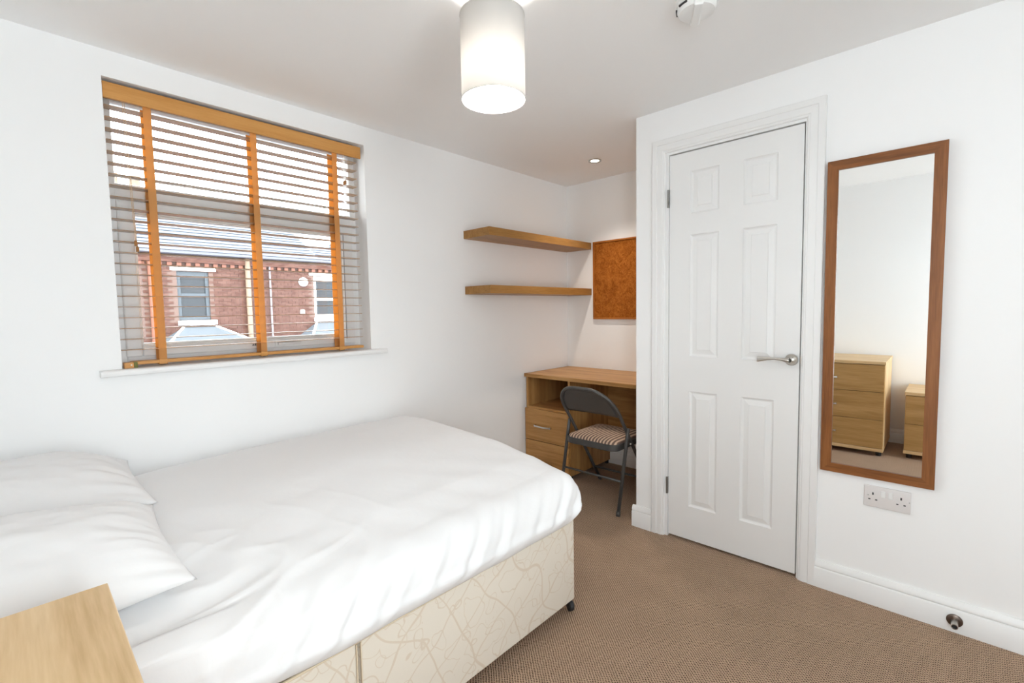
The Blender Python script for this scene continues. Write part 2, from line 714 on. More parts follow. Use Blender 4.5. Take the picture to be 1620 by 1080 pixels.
# ================================================================== STRUCTURE
T = 0.12
struct('floor', B(XR - T, XA + T, YN - T, YW + 0.2, -0.08, 0.0), M_CARPET, 'brown woven loop carpet covering the bedroom floor', 'floor')
struct('ceiling', B(XR - T, XA + T, YN - T, YW + 0.2, HC, HC + 0.1), M_CEIL, 'plain off-white painted ceiling', 'ceiling')

RD = 0.20   # thickness of the window wall
bm = bmesh.new()
box(bm, XR - T, WX0, YW, YW + RD, 0, HC)
box(bm, WX1, XA + T, YW, YW + RD, 0, HC)
box(bm, WX0, WX1, YW, YW + RD, 0, WZ0 - 0.027)
box(bm, WX0, WX1, YW, YW + RD, WZ1, HC)
struct('wall_left', bm, M_WALL, 'white painted wall with the window recess above the bed', 'wall')
struct('wall_back', B(XA, XA + T, YN - T, YW, 0, HC), M_WALL, 'white end wall of the desk alcove', 'wall')
DY0, DY1, DZ1 = 0.478, 1.083, 1.997     # door opening inside the lining
bm = bmesh.new()
box(bm, XD, XD + T, DY1 + 0.03, YC, 0, HC)
box(bm, XD, XD + T, YN - T, DY0 - 0.03, 0, HC)
box(bm, XD, XD + T, DY0 - 0.03, DY1 + 0.03, DZ1 + 0.03, HC)
box(bm, XD + T, XA, YC - T, YC, 0, HC)
struct('wall_right', bm, M_WALL, 'white wall holding the door and the long mirror', 'wall')
W2Y0, W2Y1, W2Z0, W2Z1 = -0.98, -0.34, 0.40, 2.10
W3X0, W3X1, W3Z0, W3Z1 = -0.34, 0.52, 0.22, 2.10
bm = bmesh.new()
box(bm, XR - T, XR, YN - T, W2Y0, 0, HC)
box(bm, XR - T, XR, W2Y1, YW, 0, HC)
box(bm, XR - T, XR, W2Y0, W2Y1, 0, W2Z0)
box(bm, XR - T, XR, W2Y0, W2Y1, W2Z1, HC)
struct('wall_rear', bm, M_WALL, 'white wall behind the bed head seen in the mirror', 'wall')
bm = bmesh.new()
box(bm, XR, W3X0, YN - T, YN, 0, HC)
box(bm, W3X1, XD, YN - T, YN, 0, HC)
box(bm, XD + T, XA, YN - T, YN, 0, HC)
box(bm, W3X0, W3X1, YN - T, YN, 0, W3Z0)
box(bm, W3X0, W3X1, YN - T, YN, W3Z1, HC)
struct('wall_near', bm, M_WALL, 'white wall on the near side of the room', 'wall')

# skirting boards
SK = [(0, 0), (0.019, 0), (0.019, 0.082), (0.0165, 0.0855), (0.013, 0.087), (0.013, 0.090), (0.0165, 0.093),
      (0.0155, 0.101), (0.011, 0.110), (0.007, 0.117), (0, 0.118)]


def skirting(name, runs, label):
    bm = bmesh.new()
    for p0, p1, out in runs:
        extrude_profile(bm, SK, p0, p1, out)
    autosmooth(struct(name, bm, M_TRIM, label, 'baseboard'), 50)


skirting('baseboard_right', [((XD, YN, 0), (XD, 0.406, 0), (-1, 0, 0))], 'white moulded skirting board below the long mirror')
skirting('baseboard_corner', [((XD, 1.1695, 0), (XD, YC + 0.019, 0), (-1, 0, 0))], 'short white skirting piece left of the door frame')
skirting('baseboard_alcove', [((XD, YC, 0), (XA, YC, 0), (0, 1, 0)), ((XA, YC, 0), (XA, YW, 0), (-1, 0, 0))],
         'white skirting board running round the desk alcove')
skirting('baseboard_left', [((XR, YW, 0), (XA, YW, 0), (0, -1, 0))], 'white skirting board along the window wall behind the bed')
skirting('baseboard_rear', [((XR, YN, 0), (XR, YW, 0), (1, 0, 0))], 'white skirting board behind the chest seen in the mirror')

# ------------------------------------------------------------------ door
door = struct_root('door_1', (XD, 0, 0), 'white six-panel moulded door with satin lever handle', 'door')
LF = 0.007      # leaf face behind wall face
LY0, LY1, LZ0, LZ1 = DY0 + 0.006, DY1 - 0.002, 0.012, DZ1 - 0.005
PANELS = []
for (a, b) in ((0.834, 0.973), (0.582, 0.724)):
    for (c, d) in ((1.689, 1.896), (0.972, 1.584), (0.189, 0.793)):
        PANELS.append((a, b, c, d))
ys = sorted({LY0, LY1} | {p[0] for p in PANELS} | {p[1] for p in PANELS})
zs = sorted({LZ0, LZ1} | {p[2] for p in PANELS} | {p[3] for p in PANELS})
bm = bmesh.new()
V = {}


def gv(y, z, x):
    k = (round(y, 5), round(z, 5), x)
    if k not in V:
        V[k] = bm.verts.new((x, y, z))
    return V[k]


for i in range(len(ys) - 1):
    for j in range(len(zs) - 1):
        cy, cz = (ys[i] + ys[i + 1]) / 2, (zs[j] + zs[j + 1]) / 2
        if any(p[0] < cy < p[1] and p[2] < cz < p[3] for p in PANELS):
            continue
        bm.faces.new((gv(ys[i], zs[j], LF), gv(ys[i], zs[j + 1], LF), gv(ys[i + 1], zs[j + 1], LF), gv(ys[i + 1], zs[j], LF)))
bm2 = B(LF + 0.012, LF + 0.040, LY0, LY1, LZ0, LZ1)
me_tmp = bpy.data.meshes.new('tmp')
bm2.to_mesh(me_tmp)
bm2.free()
bm.from_mesh(me_tmp)
bpy.data.meshes.remove(me_tmp)
for (y0, z0, y1, z1) in ((LY0, LZ0, LY0, LZ1), (LY1, LZ0, LY1, LZ1), (LY0, LZ0, LY1, LZ0), (LY0, LZ1, LY1, LZ1)):
    bm.faces.new([bm.verts.new(p) for p in ((LF, y0, z0), (LF, y1, z1), (LF + 0.012, y1, z1), (LF + 0.012, y0, z0))])
bmesh.ops.recalc_face_normals(bm, faces=bm.faces)
obj('door_leaf', bm, M_DOOR, door)
PP = [(0.0, 0.0), (0.0015, 0.003), (0.006, 0.0075), (0.010, 0.0095), (0.013, 0.0095), (0.034, 0.0035), (0.036, 0.001)]
for (a, b, c, d) in PANELS:
    bm = bmesh.new()
    prev = None
    for w, dep in PP:
        ring = [bm.verts.new((LF + dep, y, z)) for y, z in ((a + w, c + w), (a + w, d - w), (b - w, d - w), (b - w, c + w))]
        if prev:
            for k in range(4):
                bm.faces.new((prev[k], prev[(k + 1) % 4], ring[(k + 1) % 4], ring[k]))
        prev = ring
    bm.faces.new(prev)
    bmesh.ops.recalc_face_normals(bm, faces=bm.faces)
    obj('panel', bm, M_DOOR, door)
# hinges
for z in (1.778, 0.278):
    bm = bmesh.new()
    for k in range(5):
        lathe(bm, [(0, -0.0085), (0.0045, -0.0085), (0.0045, 0.0085), (0, 0.0085)], 12,
              Matrix.Translation((LF - 0.010, DY1 + 0.002, z - 0.036 + k * 0.018)))
    box(bm, LF - 0.003, LF + 0.003, DY1 - 0.001, DY1 + 0.005, z - 0.045, z + 0.045)
    obj('hinge', bm, M_HINGE, door)
# lever handle
hy, hz = 0.514, 0.983
RX = Matrix.Rotation(math.radians(-90), 4, 'Y')   # local z -> -x
h = obj('handle', lathe(bmesh.new(), [(0, 0), (0.026, 0), (0.026, 0.006), (0.0235, 0.009), (0, 0.009)], 32,
                        Matrix.Translation((LF, hy, hz)) @ RX), M_STEEL, door)
autosmooth(h)
bm = bmesh.new()
lathe(bm, [(0.011, 0.008), (0.0095, 0.02), (0.0095, 0.045)], 20, Matrix.Translation((LF, hy, hz)) @ RX)
secs = [(0.0, 0.047, 0.010, 0.0095, 0.0), (0.012, 0.050, 0.0095, 0.0095, 0.001), (0.03, 0.051, 0.0065, 0.008, 0.004),
        (0.055, 0.050, 0.0055, 0.0065, 0.0055), (0.085, 0.048, 0.0075, 0.005, 0.004), (0.110, 0.047, 0.0105, 0.004, 0.0015),
        (0.128, 0.0465, 0.0125, 0.0035, -0.001)]
prev = None
for dy, dx, hz2, hx2, oz in secs:
    ring = [bm.verts.new((LF - dx + hx2 * math.cos(t), hy + dy, hz + oz + hz2 * math.sin(t))) for t in
            [2 * math.pi * k / 14 for k in range(14)]]
    if prev:
        for k in range(14):
            bm.faces.new((prev[k], prev[(k + 1) % 14], ring[(k + 1) % 14], ring[k]))
    else:
        bm.faces.new(ring)
    prev = ring
bm.faces.new(prev[::-1])
bmesh.ops.recalc_face_normals(bm, faces=bm.faces)
autosmooth(obj('lever', bm, M_STEEL, h), 50)
obj('latch_plate', B(LF + 0.001, LF + 0.03, DY0 - 0.0005, DY0 + 0.004, hz - 0.018, hz + 0.018), M_STEEL, door)

# frame: lining + stop + architrave
fr = struct_root('trim_1', (XD, 0, 0), 'white door frame with moulded mitred architrave', 'door frame')
bm = bmesh.new()
box(bm, 0.0, T, DY1, DY1 + 0.03, 0, DZ1 + 0.03)
box(bm, 0.0, T, DY0 - 0.03, DY0, 0, DZ1 + 0.03)
box(bm, 0.0, T, DY0, DY1, DZ1, DZ1 + 0.03)
obj('lining', bm, M_TRIM, fr)
bm = bmesh.new()
box(bm, 0.05, 0.075, DY1 - 0.012, DY1, 0, DZ1)
box(bm, 0.05, 0.075, DY0, DY0 + 0.012, 0, DZ1)
box(bm, 0.05, 0.075, DY0 + 0.012, DY1 - 0.012, DZ1 - 0.012, DZ1)
obj('door_stop_bead', bm, M_TRIM, fr)
AP = [(0.0, 0.0), (0.0, 0.008), (0.004, 0.0115), (0.010, 0.012), (0.012, 0.0145), (0.024, 0.0165), (0.036, 0.0145), (0.040, 0.0145),
      (0.043, 0.018), (0.066, 0.018), (0.0685, 0.016), (0.0685, 0.0)]
path = [((DY1 + 0.016, 0.0), (1, 0)), ((DY1 + 0.016, DZ1 + 0.012), (1, 1)), ((DY0 - 0.006, DZ1 + 0.012), (-1, 1)), ((DY0 - 0.006, 0.0), (-1, 0))]
for seg in range(3):
    bm = bmesh.new()
    rings = []
    for (pt, dr) in path[seg:seg + 2]:
        rings.append([bm.verts.new((-d, pt[0] + w * dr[0], pt[1] + w * dr[1])) for w, d in AP])
    n = len(AP)
    for k in range(n):
        bm.faces.new((rings[0][k], rings[0][(k + 1) % n], rings[1][(k + 1) % n], rings[1][k]))
    bm.faces.new(rings[0])
    bm.faces.new(rings[1][::-1])
    bmesh.ops.recalc_face_normals(bm, faces=bm.faces)
    autosmooth(obj('architrave', bm, M_TRIM, fr), 30)

# ------------------------------------------------------------------ window 1
win = struct_root('window_1', (0, YW, 0), 'white plastic casement window behind the wooden blind', 'window')
FY = 0.118          # room face of the frame behind the wall face
FX0, FX1, FZ0, FZ1 = WX0, WX1, WZ0, WZ1


def rect_frame(x0, x1, z0, z1, wl, wr, wb, wt, y0, y1, bev=0.004):
    bm = bmesh.new()
    box(bm, x0, x0 + wl, y0, y1, z0, z1, bev, 2)
    box(bm, x1 - wr, x1, y0, y1, z0, z1, bev, 2)
    box(bm, x0 + wl - 0.001, x1 - wr + 0.001, y0, y1, z0, z0 + wb, bev, 2)
    box(bm, x0 + wl - 0.001, x1 - wr + 0.001, y0, y1, z1 - wt, z1, bev, 2)
    return bm


obj('window_frame', rect_frame(FX0, FX1, FZ0, FZ1, 0.034, 0.034, 0.04, 0.045, FY, FY + 0.065), M_UPVC, win)
obj('transom', B(FX0 + 0.03, FX1 - 0.03, FY, FY + 0.065, 1.695, 1.765, 0.005), M_UPVC, win)
sash = obj('sash', rect_frame(FX0 + 0.030, FX1 - 0.030, FZ0 + 0.036, 1.70, 0.055, 0.068, 0.05, 0.052, FY - 0.012, FY + 0.05, 0.006), M_UPVC, win)
obj('glazing_bead', rect_frame(FX0 + 0.083, FX1 - 0.096, FZ0 + 0.084, 1.65, 0.008, 0.008, 0.008, 0.008, FY + 0.0, FY + 0.03, 0.002), M_UPVC, sash)
obj('pane', B(FX0 + 0.084, FX1 - 0.097, FY + 0.022, FY + 0.026, FZ0 + 0.085, 1.649), M_GLASS, sash)
obj('gasket', B(FX1 - 0.088, FX1 - 0.0855, FY - 0.0135, FY - 0.011, FZ0 + 0.062, 1.665), M_GASK, sash)
# maker's mark stamped on the bottom rail and its vent slot
bm = bmesh.new()
for k, (w, hgt) in enumerate(((0.006, 0.009), (0.007, 0.010), (0.006, 0.008), (0.008, 0.009), (0.003, 0.011))):
    x = 0.792 + k * 0.0085
    vs = [bm.verts.new(p) for p in ((x, FY - 0.0125, 1.073), (x + w, FY - 0.0125, 1.073), (x + w + 0.003, FY - 0.0125, 1.073 + hgt), (x + 0.003, FY - 0.0125, 1.073 + hgt))]
    bm.faces.new(vs)
box(bm, 0.842, 0.853, FY - 0.013, FY - 0.012, 1.075, 1.080)
obj('maker_mark', bm, plain('grey_ink', (0.09, 0.09, 0.11, 1), 0.6), sash)
obj('pane', B(FX0 + 0.030, FX1 - 0.030, FY + 0.028, FY + 0.032, 1.763, FZ1 - 0.044), M_GLASS, win)
hbm = bmesh.new()
box(hbm, 0.895, 0.925, FY - 0.022, FY - 0.012, 1.064, 1.088, 0.003)
box(hbm, 0.905, 1.02, FY - 0.036, FY - 0.022, 1.071, 1.083, 0.003)
obj('window_handle', hbm, M_UPVC, sash)

sl = bmesh.new()
SP = [(-0.046, 0.0), (-0.044, 0.008), (-0.038, 0.0125), (FY + 0.01, 0.0125), (FY + 0.01, -0.0125), (-0.038, -0.0125), (-0.044, -0.008)]
A = [sl.verts.new((0.218, YW + d, 1.0075 + z)) for d, z in SP]
C = [sl.verts.new((1.446, YW + d, 1.0075 + z)) for d, z in SP]
# horns stop at the wall face; inside the recess the board is as wide as the opening
for i in range(len(SP)):
    j = (i + 1) % len(SP)
    sl.faces.new((A[i], A[j], C[j], C[i]))
sl.faces.new(A[::-1])
sl.faces.new(C)
bmesh.ops.recalc_face_normals(sl, faces=sl.faces)
for v in sl.verts:
    if v.co.y > YW:
        v.co.y = YW - 0.0002
box(sl, WX0, WX1, YW - 0.0002, YW + FY + 0.01, 0.995, 1.02)
o = struct('window_sill_1', sl, M_TRIM, 'white rounded window board under the wooden blind', 'window sill')
o.name = 'trim_2'

# ------------------------------------------------------------------ window 2 (unseen, added behind the camera for fill daylight)
w2 = struct_root('added_fill_window_rear', (XR, 0, 0), 'tall white window added in the rear wall behind the camera for fill daylight', 'window')


def rect_frame_y(y0, y1, z0, z1, w, x0, x1, bev=0.004):
    bm = bmesh.new()
    box(bm, x0, x1, y0, y0 + w, z0, z1, bev, 2)
    box(bm, x0, x1, y1 - w, y1, z0, z1, bev, 2)
    box(bm, x0, x1, y0 + w - 0.001, y1 - w + 0.001, z0, z0 + w, bev, 2)
    box(bm, x0, x1, y0 + w - 0.001, y1 - w + 0.001, z1 - w, z1, bev, 2)
    return bm


obj('window_frame', rect_frame_y(W2Y0, W2Y1, W2Z0, W2Z1, 0.05, -0.10, -0.04), M_UPVC, w2)
obj('pane', B(-0.072, -0.068, W2Y0 + 0.045, W2Y1 - 0.045, W2Z0 + 0.045, W2Z1 - 0.045), M_GLASS, w2)
obj('window_sill', B(0.0, 0.04, W2Y0 - 0.05, W2Y1 + 0.03, W2Z0 - 0.03, W2Z0, 0.006), M_TRIM, w2)

w3 = struct_root('added_fill_window_near', (0, YN, 0), 'wide white two-pane window added in the unseen near wall for fill daylight', 'window')  # second unseen window, added to brighten the window wall and bed
obj('window_frame', rect_frame(W3X0, W3X1, W3Z0, W3Z1, 0.05, 0.05, 0.05, 0.05, -0.10, -0.04), M_UPVC, w3)
obj('mullion', B(0.065, 0.115, -0.10, -0.04, W3Z0 + 0.045, W3Z1 - 0.045, 0.004), M_UPVC, w3)
for a, b in ((W3X0 + 0.045, 0.07), (0.11, W3X1 - 0.045)):
    obj('pane', B(a, b, -0.072, -0.068, W3Z0 + 0.045, W3Z1 - 0.045), M_GLASS, w3)
obj('window_sill', B(W3X0 - 0.05, W3X1 + 0.05, 0.0, 0.04, W3Z0 - 0.03, W3Z0, 0.006), M_TRIM, w3)

# ================================================================== VENETIAN BLIND
bl = thing('venetian_blind', (0, YW + 0.014, 1.02), 'honey wooden venetian blind with three broad tapes, slats open', 'blind')
bx0, bx1 = 0.2905, 1.336
obj('valance', B(0.2885, 1.354, 0.000, 0.012, 1.040, 1.100, 0.0015), M_BLIND_X, bl)
obj('headrail', B(bx0, bx1, 0.016, 0.064, 1.056, 1.098, 0.002), plain('brown_steel', srgb(120, 84, 52), 0.4, metal=0.3), bl)
sm = B(bx0, bx1, 0.013, 0.063, -0.0015, 0.0015, 0.0008, 1)
SLATME = None
for k in range(23):
    z = 1.0365 - 0.043 * k - 0.0195
    if SLATME is None:
        s0 = obj('slat', sm, M_SLAT, bl, loc=(0, 0, z))
        SLATME = s0.data
    else:
        s = s0.copy()
        COL.objects.link(s)
        s.location.z = z
obj('bottom_rail', B(bx0 + 0.03, bx1 + 0.002, 0.012, 0.064, 0.010, 0.024, 0.003), M_BLIND_X, bl)
for xc in (0.423, 0.817, 1.209):
    obj('tape', B(xc - 0.0135, xc + 0.0135, 0.0100, 0.0110, 0.022, 1.045), M_LTAPE, bl)
    obj('tape', B(xc - 0.0135, xc + 0.0135, 0.0655, 0.0665, 0.022, 1.045), M_LTAPE, bl)
    bm = bmesh.new()
    box(bm, xc - 0.0145, xc + 0.0145, 0.0085, 0.0118, 0.008, 0.026, 0.001)
    box(bm, xc - 0.0145, xc + 0.0145, 0.0085, 0.05, 0.006, 0.0095, 0.001)
    obj('tape_clip', bm, M_BLIND_X, bl)
    obj('tape_pin', lathe(bmesh.new(), [(0, 0), (0.010, 0), (0.010, 0.003), (0, 0.003)], 14, Matrix.Translation((xc, 0.03, 0.0035))), M_BRONZE, bl)


def tassel(x, y, z, r=0.0055, hgt=0.022):
    return obj('tassel', lathe(bmesh.new(), [(0.0, 0.0), (r, 0.0), (r, hgt * 0.7), (r * 0.75, hgt * 0.92), (r * 0.3, hgt), (0, hgt)], 14,
                               Matrix.Translation((x, y, z))), wood_t, bl, smooth=False)


wood_t = wood('tassel_wood', srgb(140, 92, 44), srgb(162, 112, 60), srgb(176, 128, 74), axis='z')
for (x0, x1, zt) in ((0.352, 0.358, 0.485), (0.3575, 0.362, 0.462)):
    obj('cord', tube(bmesh.new(), [(x0 - 0.006, 0.006, 1.05), (x0 - 0.003, 0.003, 0.8), (x1, 0.003, zt + 0.022)], 0.0009, 6), M_CORD, bl)
    tassel(x1, 0.003, zt)
for (x0, zt) in ((1.254, 0.882), (1.262, 0.888)):
    obj('cord', tube(bmesh.new(), [(x0, 0.006, 1.05), (x0, 0.003, zt + 0.022)], 0.0009, 6), M_CORD, bl)
    tassel(x0, 0.003, zt)
for xc in (0.423, 0.817, 1.209):
    obj('ladder_cord', tube(bmesh.new(), [(xc, 0.038, 1.05), (xc, 0.038, 0.02)], 0.0008, 6), M_CORD, bl)

blk = thing('wooden_offcut', (0.312, YW + 0.02, 1.02), 'small wooden block with a green strip on the window sill end', 'wood block')
obj('block', B(-0.018, 0.012, -0.012, 0.03, 0.0, 0.022, 0.001), M_BLIND_X, blk)
obj('green_strip', B(0.013, 0.024, -0.012, 0.03, 0.0, 0.022, 0.0005), plain('olive_felt', srgb(110, 112, 62), 0.9), blk)
obj('screw_head', lathe(bmesh.new(), [(0, 0), (0.003, 0), (0.002, 0.001), (0, 0.0014)], 12,
                        Matrix.Translation((0.004, -0.012, 0.012)) @ Matrix.Rotation(math.radians(90), 4, 'X')), M_PLASTIC, blk)

# ================================================================== SHELVES, CORK BOARD
s1 = obj('floating_shelf', B(-0.57, 0.562, -0.243, 0.0, 0.0, 0.052, 0.001), M_SHELF_X, loc=(2.640, YW, 1.696))
tag(s1, 'upper oak floating shelf on the window wall above the desk', 'shelf', 'floating shelves over the desk')
s2 = obj('floating_shelf', B(-0.57, 0.562, -0.243, 0.0, 0.0, 0.052, 0.001), M_SHELF_X, loc=(2.642, YW, 1.333))
tag(s2, 'lower oak floating shelf, nearer the desk top', 'shelf', 'floating shelves over the desk')

cb = thing('cork_board', (XA, 1.80, 1.14), 'brown cork pinboard with thin wooden frame on the alcove wall', 'pinboard')
cy0, cy1, cz0, cz1 = -0.30, 0.302, 0.0, 0.61
obj('cork', B(-0.012, -0.001, cy0 + 0.01, cy1 - 0.01, cz0 + 0.01, cz1 - 0.01), M_CORK, cb)
CF_Z = wood('cork_frame_z', srgb(150, 84, 26), srgb(172, 104, 38), srgb(188, 120, 50), axis='z')
CF_Y = wood('cork_frame_y', srgb(150, 84, 26), srgb(172, 104, 38), srgb(188, 120, 50), axis='y')
obj('frame_rail', B(-0.018, -0.001, cy0, cy1, cz1 - 0.013, cz1, 0.002), CF_Y, cb)
obj('frame_rail', B(-0.018, -0.001, cy0, cy1, cz0, cz0 + 0.013, 0.002), CF_Y, cb)
obj('frame_stile', B(-0.018, -0.001, cy1 - 0.013, cy1, cz0 + 0.013, cz1 - 0.013, 0.002), CF_Z, cb)
obj('frame_stile', B(-0.018, -0.001, cy0, cy0 + 0.013, cz0 + 0.013, cz1 - 0.013, 0.002), CF_Z, cb)


# ================================================================== DESK
def bow_handle(length=0.16, drop=0.026, r=0.0055, M=None):
    bm = bmesh.new()
    n = 12
    pts = []
    for k in range(n + 1):
        t = k / n
        pts.append((-drop * (0.55 + 0.45 * math.sin(math.pi * t)), -length / 2 + length * t, 0.0))
    prev = None
    for k, p in enumerate(pts):
        w = 0.0075 if k in (0, n) else 0.0055
        ring = [bm.verts.new((p[0] + 0.003 * a, p[1], p[2] + w * b)) for a, b in ((-1, -1), (1, -1), (1, 1), (-1, 1))]
        if prev:
            for q in range(4):
                bm.faces.new((prev[q], prev[(q + 1) % 4], ring[(q + 1) % 4], ring[q]))
        else:
            bm.faces.new(ring)
        prev = ring
    bm.faces.new(prev[::-1])
    for y in (-length / 2 + 0.004, length / 2 - 0.004):
        box(bm, -drop * 0.62, 0.0, y - 0.006, y + 0.006, -0.0065, 0.0065, 0.001)
    bmesh.ops.recalc_face_normals(bm, faces=bm.faces)
    return bm


dk = thing('desk', (2.66, 1.81, 0.0), 'oak laminate desk with one drawer pedestal in the alcove', 'desk')
dy0, dy1 = -0.535, 0.55          # along y
depth = 0.54
obj('desk_top', B(-0.022, depth, dy0, dy1, 0.719, 0.745, 0.0015), M_DESK_Y, dk)
py0 = 0.14                       # pedestal from py0 to dy1
obj('side_panel', B(0.0, depth, dy1 - 0.020, dy1 - 0.002, 0.03, 0.719), M_DESK_Z, dk)
obj('side_panel', B(0.0, depth, py0, py0 + 0.018, 0.03, 0.719), M_DESK_Z, dk)
obj('side_panel', B(0.0, depth, dy0 + 0.002, dy0 + 0.020, 0.0, 0.719), M_DESK_Z, dk)
obj('back_panel', B(depth - 0.04, depth - 0.025, dy0 + 0.02, py0, 0.22, 0.719), M_DESK_Y, dk)
obj('back_panel', B(depth - 0.015, depth, py0 + 0.018, dy1 - 0.02, 0.03, 0.719), M_DESK_Y, dk)
obj('shelf', B(0.003, depth - 0.015, py0 + 0.018, dy1 - 0.02, 0.478, 0.496), M_DESK_Y, dk)
obj('base_panel', B(0.003, depth - 0.015, py0 + 0.018, dy1 - 0.02, 0.03, 0.048), M_DESK_Y, dk)
for (a, b) in ((0.247, 0.482), (0.034, 0.242)):
    d = obj('drawer', B(-0.018, 0.0, py0 + 0.004, dy1 - 0.002, a, b, 0.001), M_DESK_Y, dk)
    d2 = obj('drawer_box', B(0.0, depth - 0.06, py0 + 0.03, dy1 - 0.032, a + 0.02, b - 0.03), M_DESK_Y, d)
    hh = obj('handle', bow_handle(0.155), M_CHROME, d, loc=(-0.018, 0.372, (a + b) / 2 - (0.004 if a > 0.1 else 0.055)))
for (x, y) in ((0.03, py0 + 0.02), (0.03, dy1 - 0.03), (depth - 0.03, py0 + 0.02), (depth - 0.03, dy1 - 0.03)):
    obj('foot', lathe(bmesh.new(), [(0, 0), (0.014, 0), (0.016, 0.03), (0, 0.03)], 14, Matrix.Translation((x, y, 0))), M_BLACK, dk)

# ================================================================== FOLDING CHAIR
ch = thing('folding_chair', (2.60, 1.615, 0.0), 'dark grey steel folding chair with striped padded seat at desk', 'chair')
RT = 0.0105


def arc_pts(c, r0, a0, a1, n):
    return [(c[0] + r0 * math.cos(a0 + (a1 - a0) * k / n), c[1] + r0 * math.sin(a0 + (a1 - a0) * k / n)) for k in range(n + 1)]


# U frame lies in a leaning plane: parameter (s along plane height z, y)
def lean(y, z):
    # x from front foot (+0.235 at z=0) to back top (-0.285 at z=.755)
    x = 0.235 - 0.50 * (z / 0.75) - 0.03 * (z / 0.75) ** 2
    return (x, y, z)


HW = 0.20
Rr = 0.150
tp = 0.748
side = []
prof = [(-HW, 0.0), (-HW, 0.2), (-HW, 0.4), (-HW + 0.002, 0.50)]
top = arc_pts((-HW + Rr, tp - Rr), Rr, math.pi, math.pi / 2, 8)
prof += top + [(-y, z) for y, z in reversed(top)] + [(HW - 0.002, 0.50), (HW, 0.4), (HW, 0.2), (HW, 0.0)]
o = obj('back_frame', tube(bmesh.new(), [lean(y, z) for y, z in prof], RT, 12), M_CHAIR, ch, smooth=True)
# backrest plate inside the arch (slightly dished)
bm = bmesh.new()
zb = 0.575
rows = 10
grid = []
for i in range(rows + 1):
    z = zb + (tp - 0.004 - zb) * i / rows
    hw = HW
    if z > tp - Rr:
        dz = z - (tp - Rr)
        hw = HW - Rr + math.sqrt(max(0, Rr * Rr - dz * dz))
    hw = hw - 0.002
    row = []
    for k in range(13):
        y = -hw + 2 * hw * k / 12
        p = Vector(lean(y, z))
        p.x += 0.018 * (1 - (y / HW) ** 2) * (1 if i < rows else 0.3) * (1 - 0.6 * i / rows)
        row.append(bm.verts.new(p))
    grid.append(row)
for i in range(rows):
    for k in range(12):
        bm.faces.new((grid[i][k], grid[i][k + 1], grid[i + 1][k + 1], grid[i + 1][k]))
bp_ = obj('backrest', bm, M_CHAIR, ch, smooth=True)
md = bp_.modifiers.new('thickness', 'SOLIDIFY')
md.thickness = 0.004
bp_.data.update()
# rear legs
HR = HW + 0.004
for sgn in (-1, 1):
    y = sgn * (HR + 0.012)
    lg = obj('rear_leg', tube(bmesh.new(), [(-0.108, y, 0.503), (-0.108, y, 0.50), (-0.118, y, 0.46), (-0.222, y * 0.985, 0.0)], [0.006, RT, RT, RT], 12), M_CHAIR, ch, smooth=True)
    obj('foot_cap', tube(bmesh.new(), [(-0.2165, y * 0.985, 0.028), (-0.2235, y * 0.985, 0.0)], 0.0125, 12), M_CHAIR, lg, smooth=True)
    obj('foot_cap', tube(bmesh.new(), [lean(sgn * HW, 0.028), lean(sgn * HW, 0.0)], 0.0125, 12), M_CHAIR, ch, smooth=True)
    obj('hinge_rivet', lathe(bmesh.new(), [(0, 0), (0.008, 0), (0.006, 0.004), (0, 0.005)], 12,
                             Matrix.Translation((-0.06, sgn * (HW + 0.006), 0.395)) @ Matrix.Rotation(math.radians(-90 * sgn), 4, 'X')), M_STEEL, ch)
    obj('folding_link', B(-0.115, 0.02, sgn * (HW - 0.004) - 0.002, sgn * (HW - 0.004) + 0.002, 0.395, 0.412, 0.001), M_CHAIR, ch)
zr = 0.195
xr = -0.222 + (0.104) * zr / 0.46
obj('rear_crossbar', tube(bmesh.new(), [(xr, -HR - 0.010, zr), (xr, HR + 0.010, zr)], 0.007, 10), M_CHAIR, ch, smooth=True)
obj('front_crossbar', tube(bmesh.new(), [lean(-HW, 0.115), lean(HW, 0.115)], 0.007, 10), M_CHAIR, ch, smooth=True)


def rounded_rect(x0, x1, y0, y1, r, n=6):
    pts = []
    for (cx, cy, a) in ((x1 - r, y1 - r, 0), (x0 + r, y1 - r, 90), (x0 + r, y0 + r, 180), (x1 - r, y0 + r, 270)):
        for k in range(n + 1):
            t = math.radians(a + 90 * k / n)
            pts.append((cx + r * math.cos(t), cy + r * math.sin(t)))
    return pts


def slab(prof_fn, levels):
    """levels: (inset, z)"""
    bm = bmesh.new()
    rings = []
    for ins, z in levels:
        rings.append([bm.verts.new((x, y, z)) for x, y in prof_fn(ins)])
    n = len(rings[0])
    for A, C in zip(rings[:-1], rings[1:]):
        for k in range(n):
            bm.faces.new((A[k], A[(k + 1) % n], C[(k + 1) % n], C[k]))
    bm.faces.new(rings[0][::-1])
    bm.faces.new(rings[-1])
    return bm


sx0, sx1, shw = -0.205, 0.185, 0.188
pan = slab(lambda i: rounded_rect(sx0 + i, sx1 - i, -shw + i, shw - i, 0.055 - i * 0.5),
           [(0.004, 0.370), (0.0, 0.374), (0.0, 0.406), (0.003, 0.409), (0.006, 0.409)])
autosmooth(obj('seat_pan', pan, M_CHAIR, ch), 40)
cush = slab(lambda i: rounded_rect(sx0 + 0.008 + i, sx1 - 0.008 - i, -shw + 0.008 + i, shw - 0.008 - i, 0.05 - i * 0.3),
            [(0.0, 0.408), (0.0, 0.413), (0.006, 0.421), (0.02, 0.428), (0.05, 0.434), (0.10, 0.437)])
obj('seat_cushion', cush, M_SEAT, ch, smooth=True)

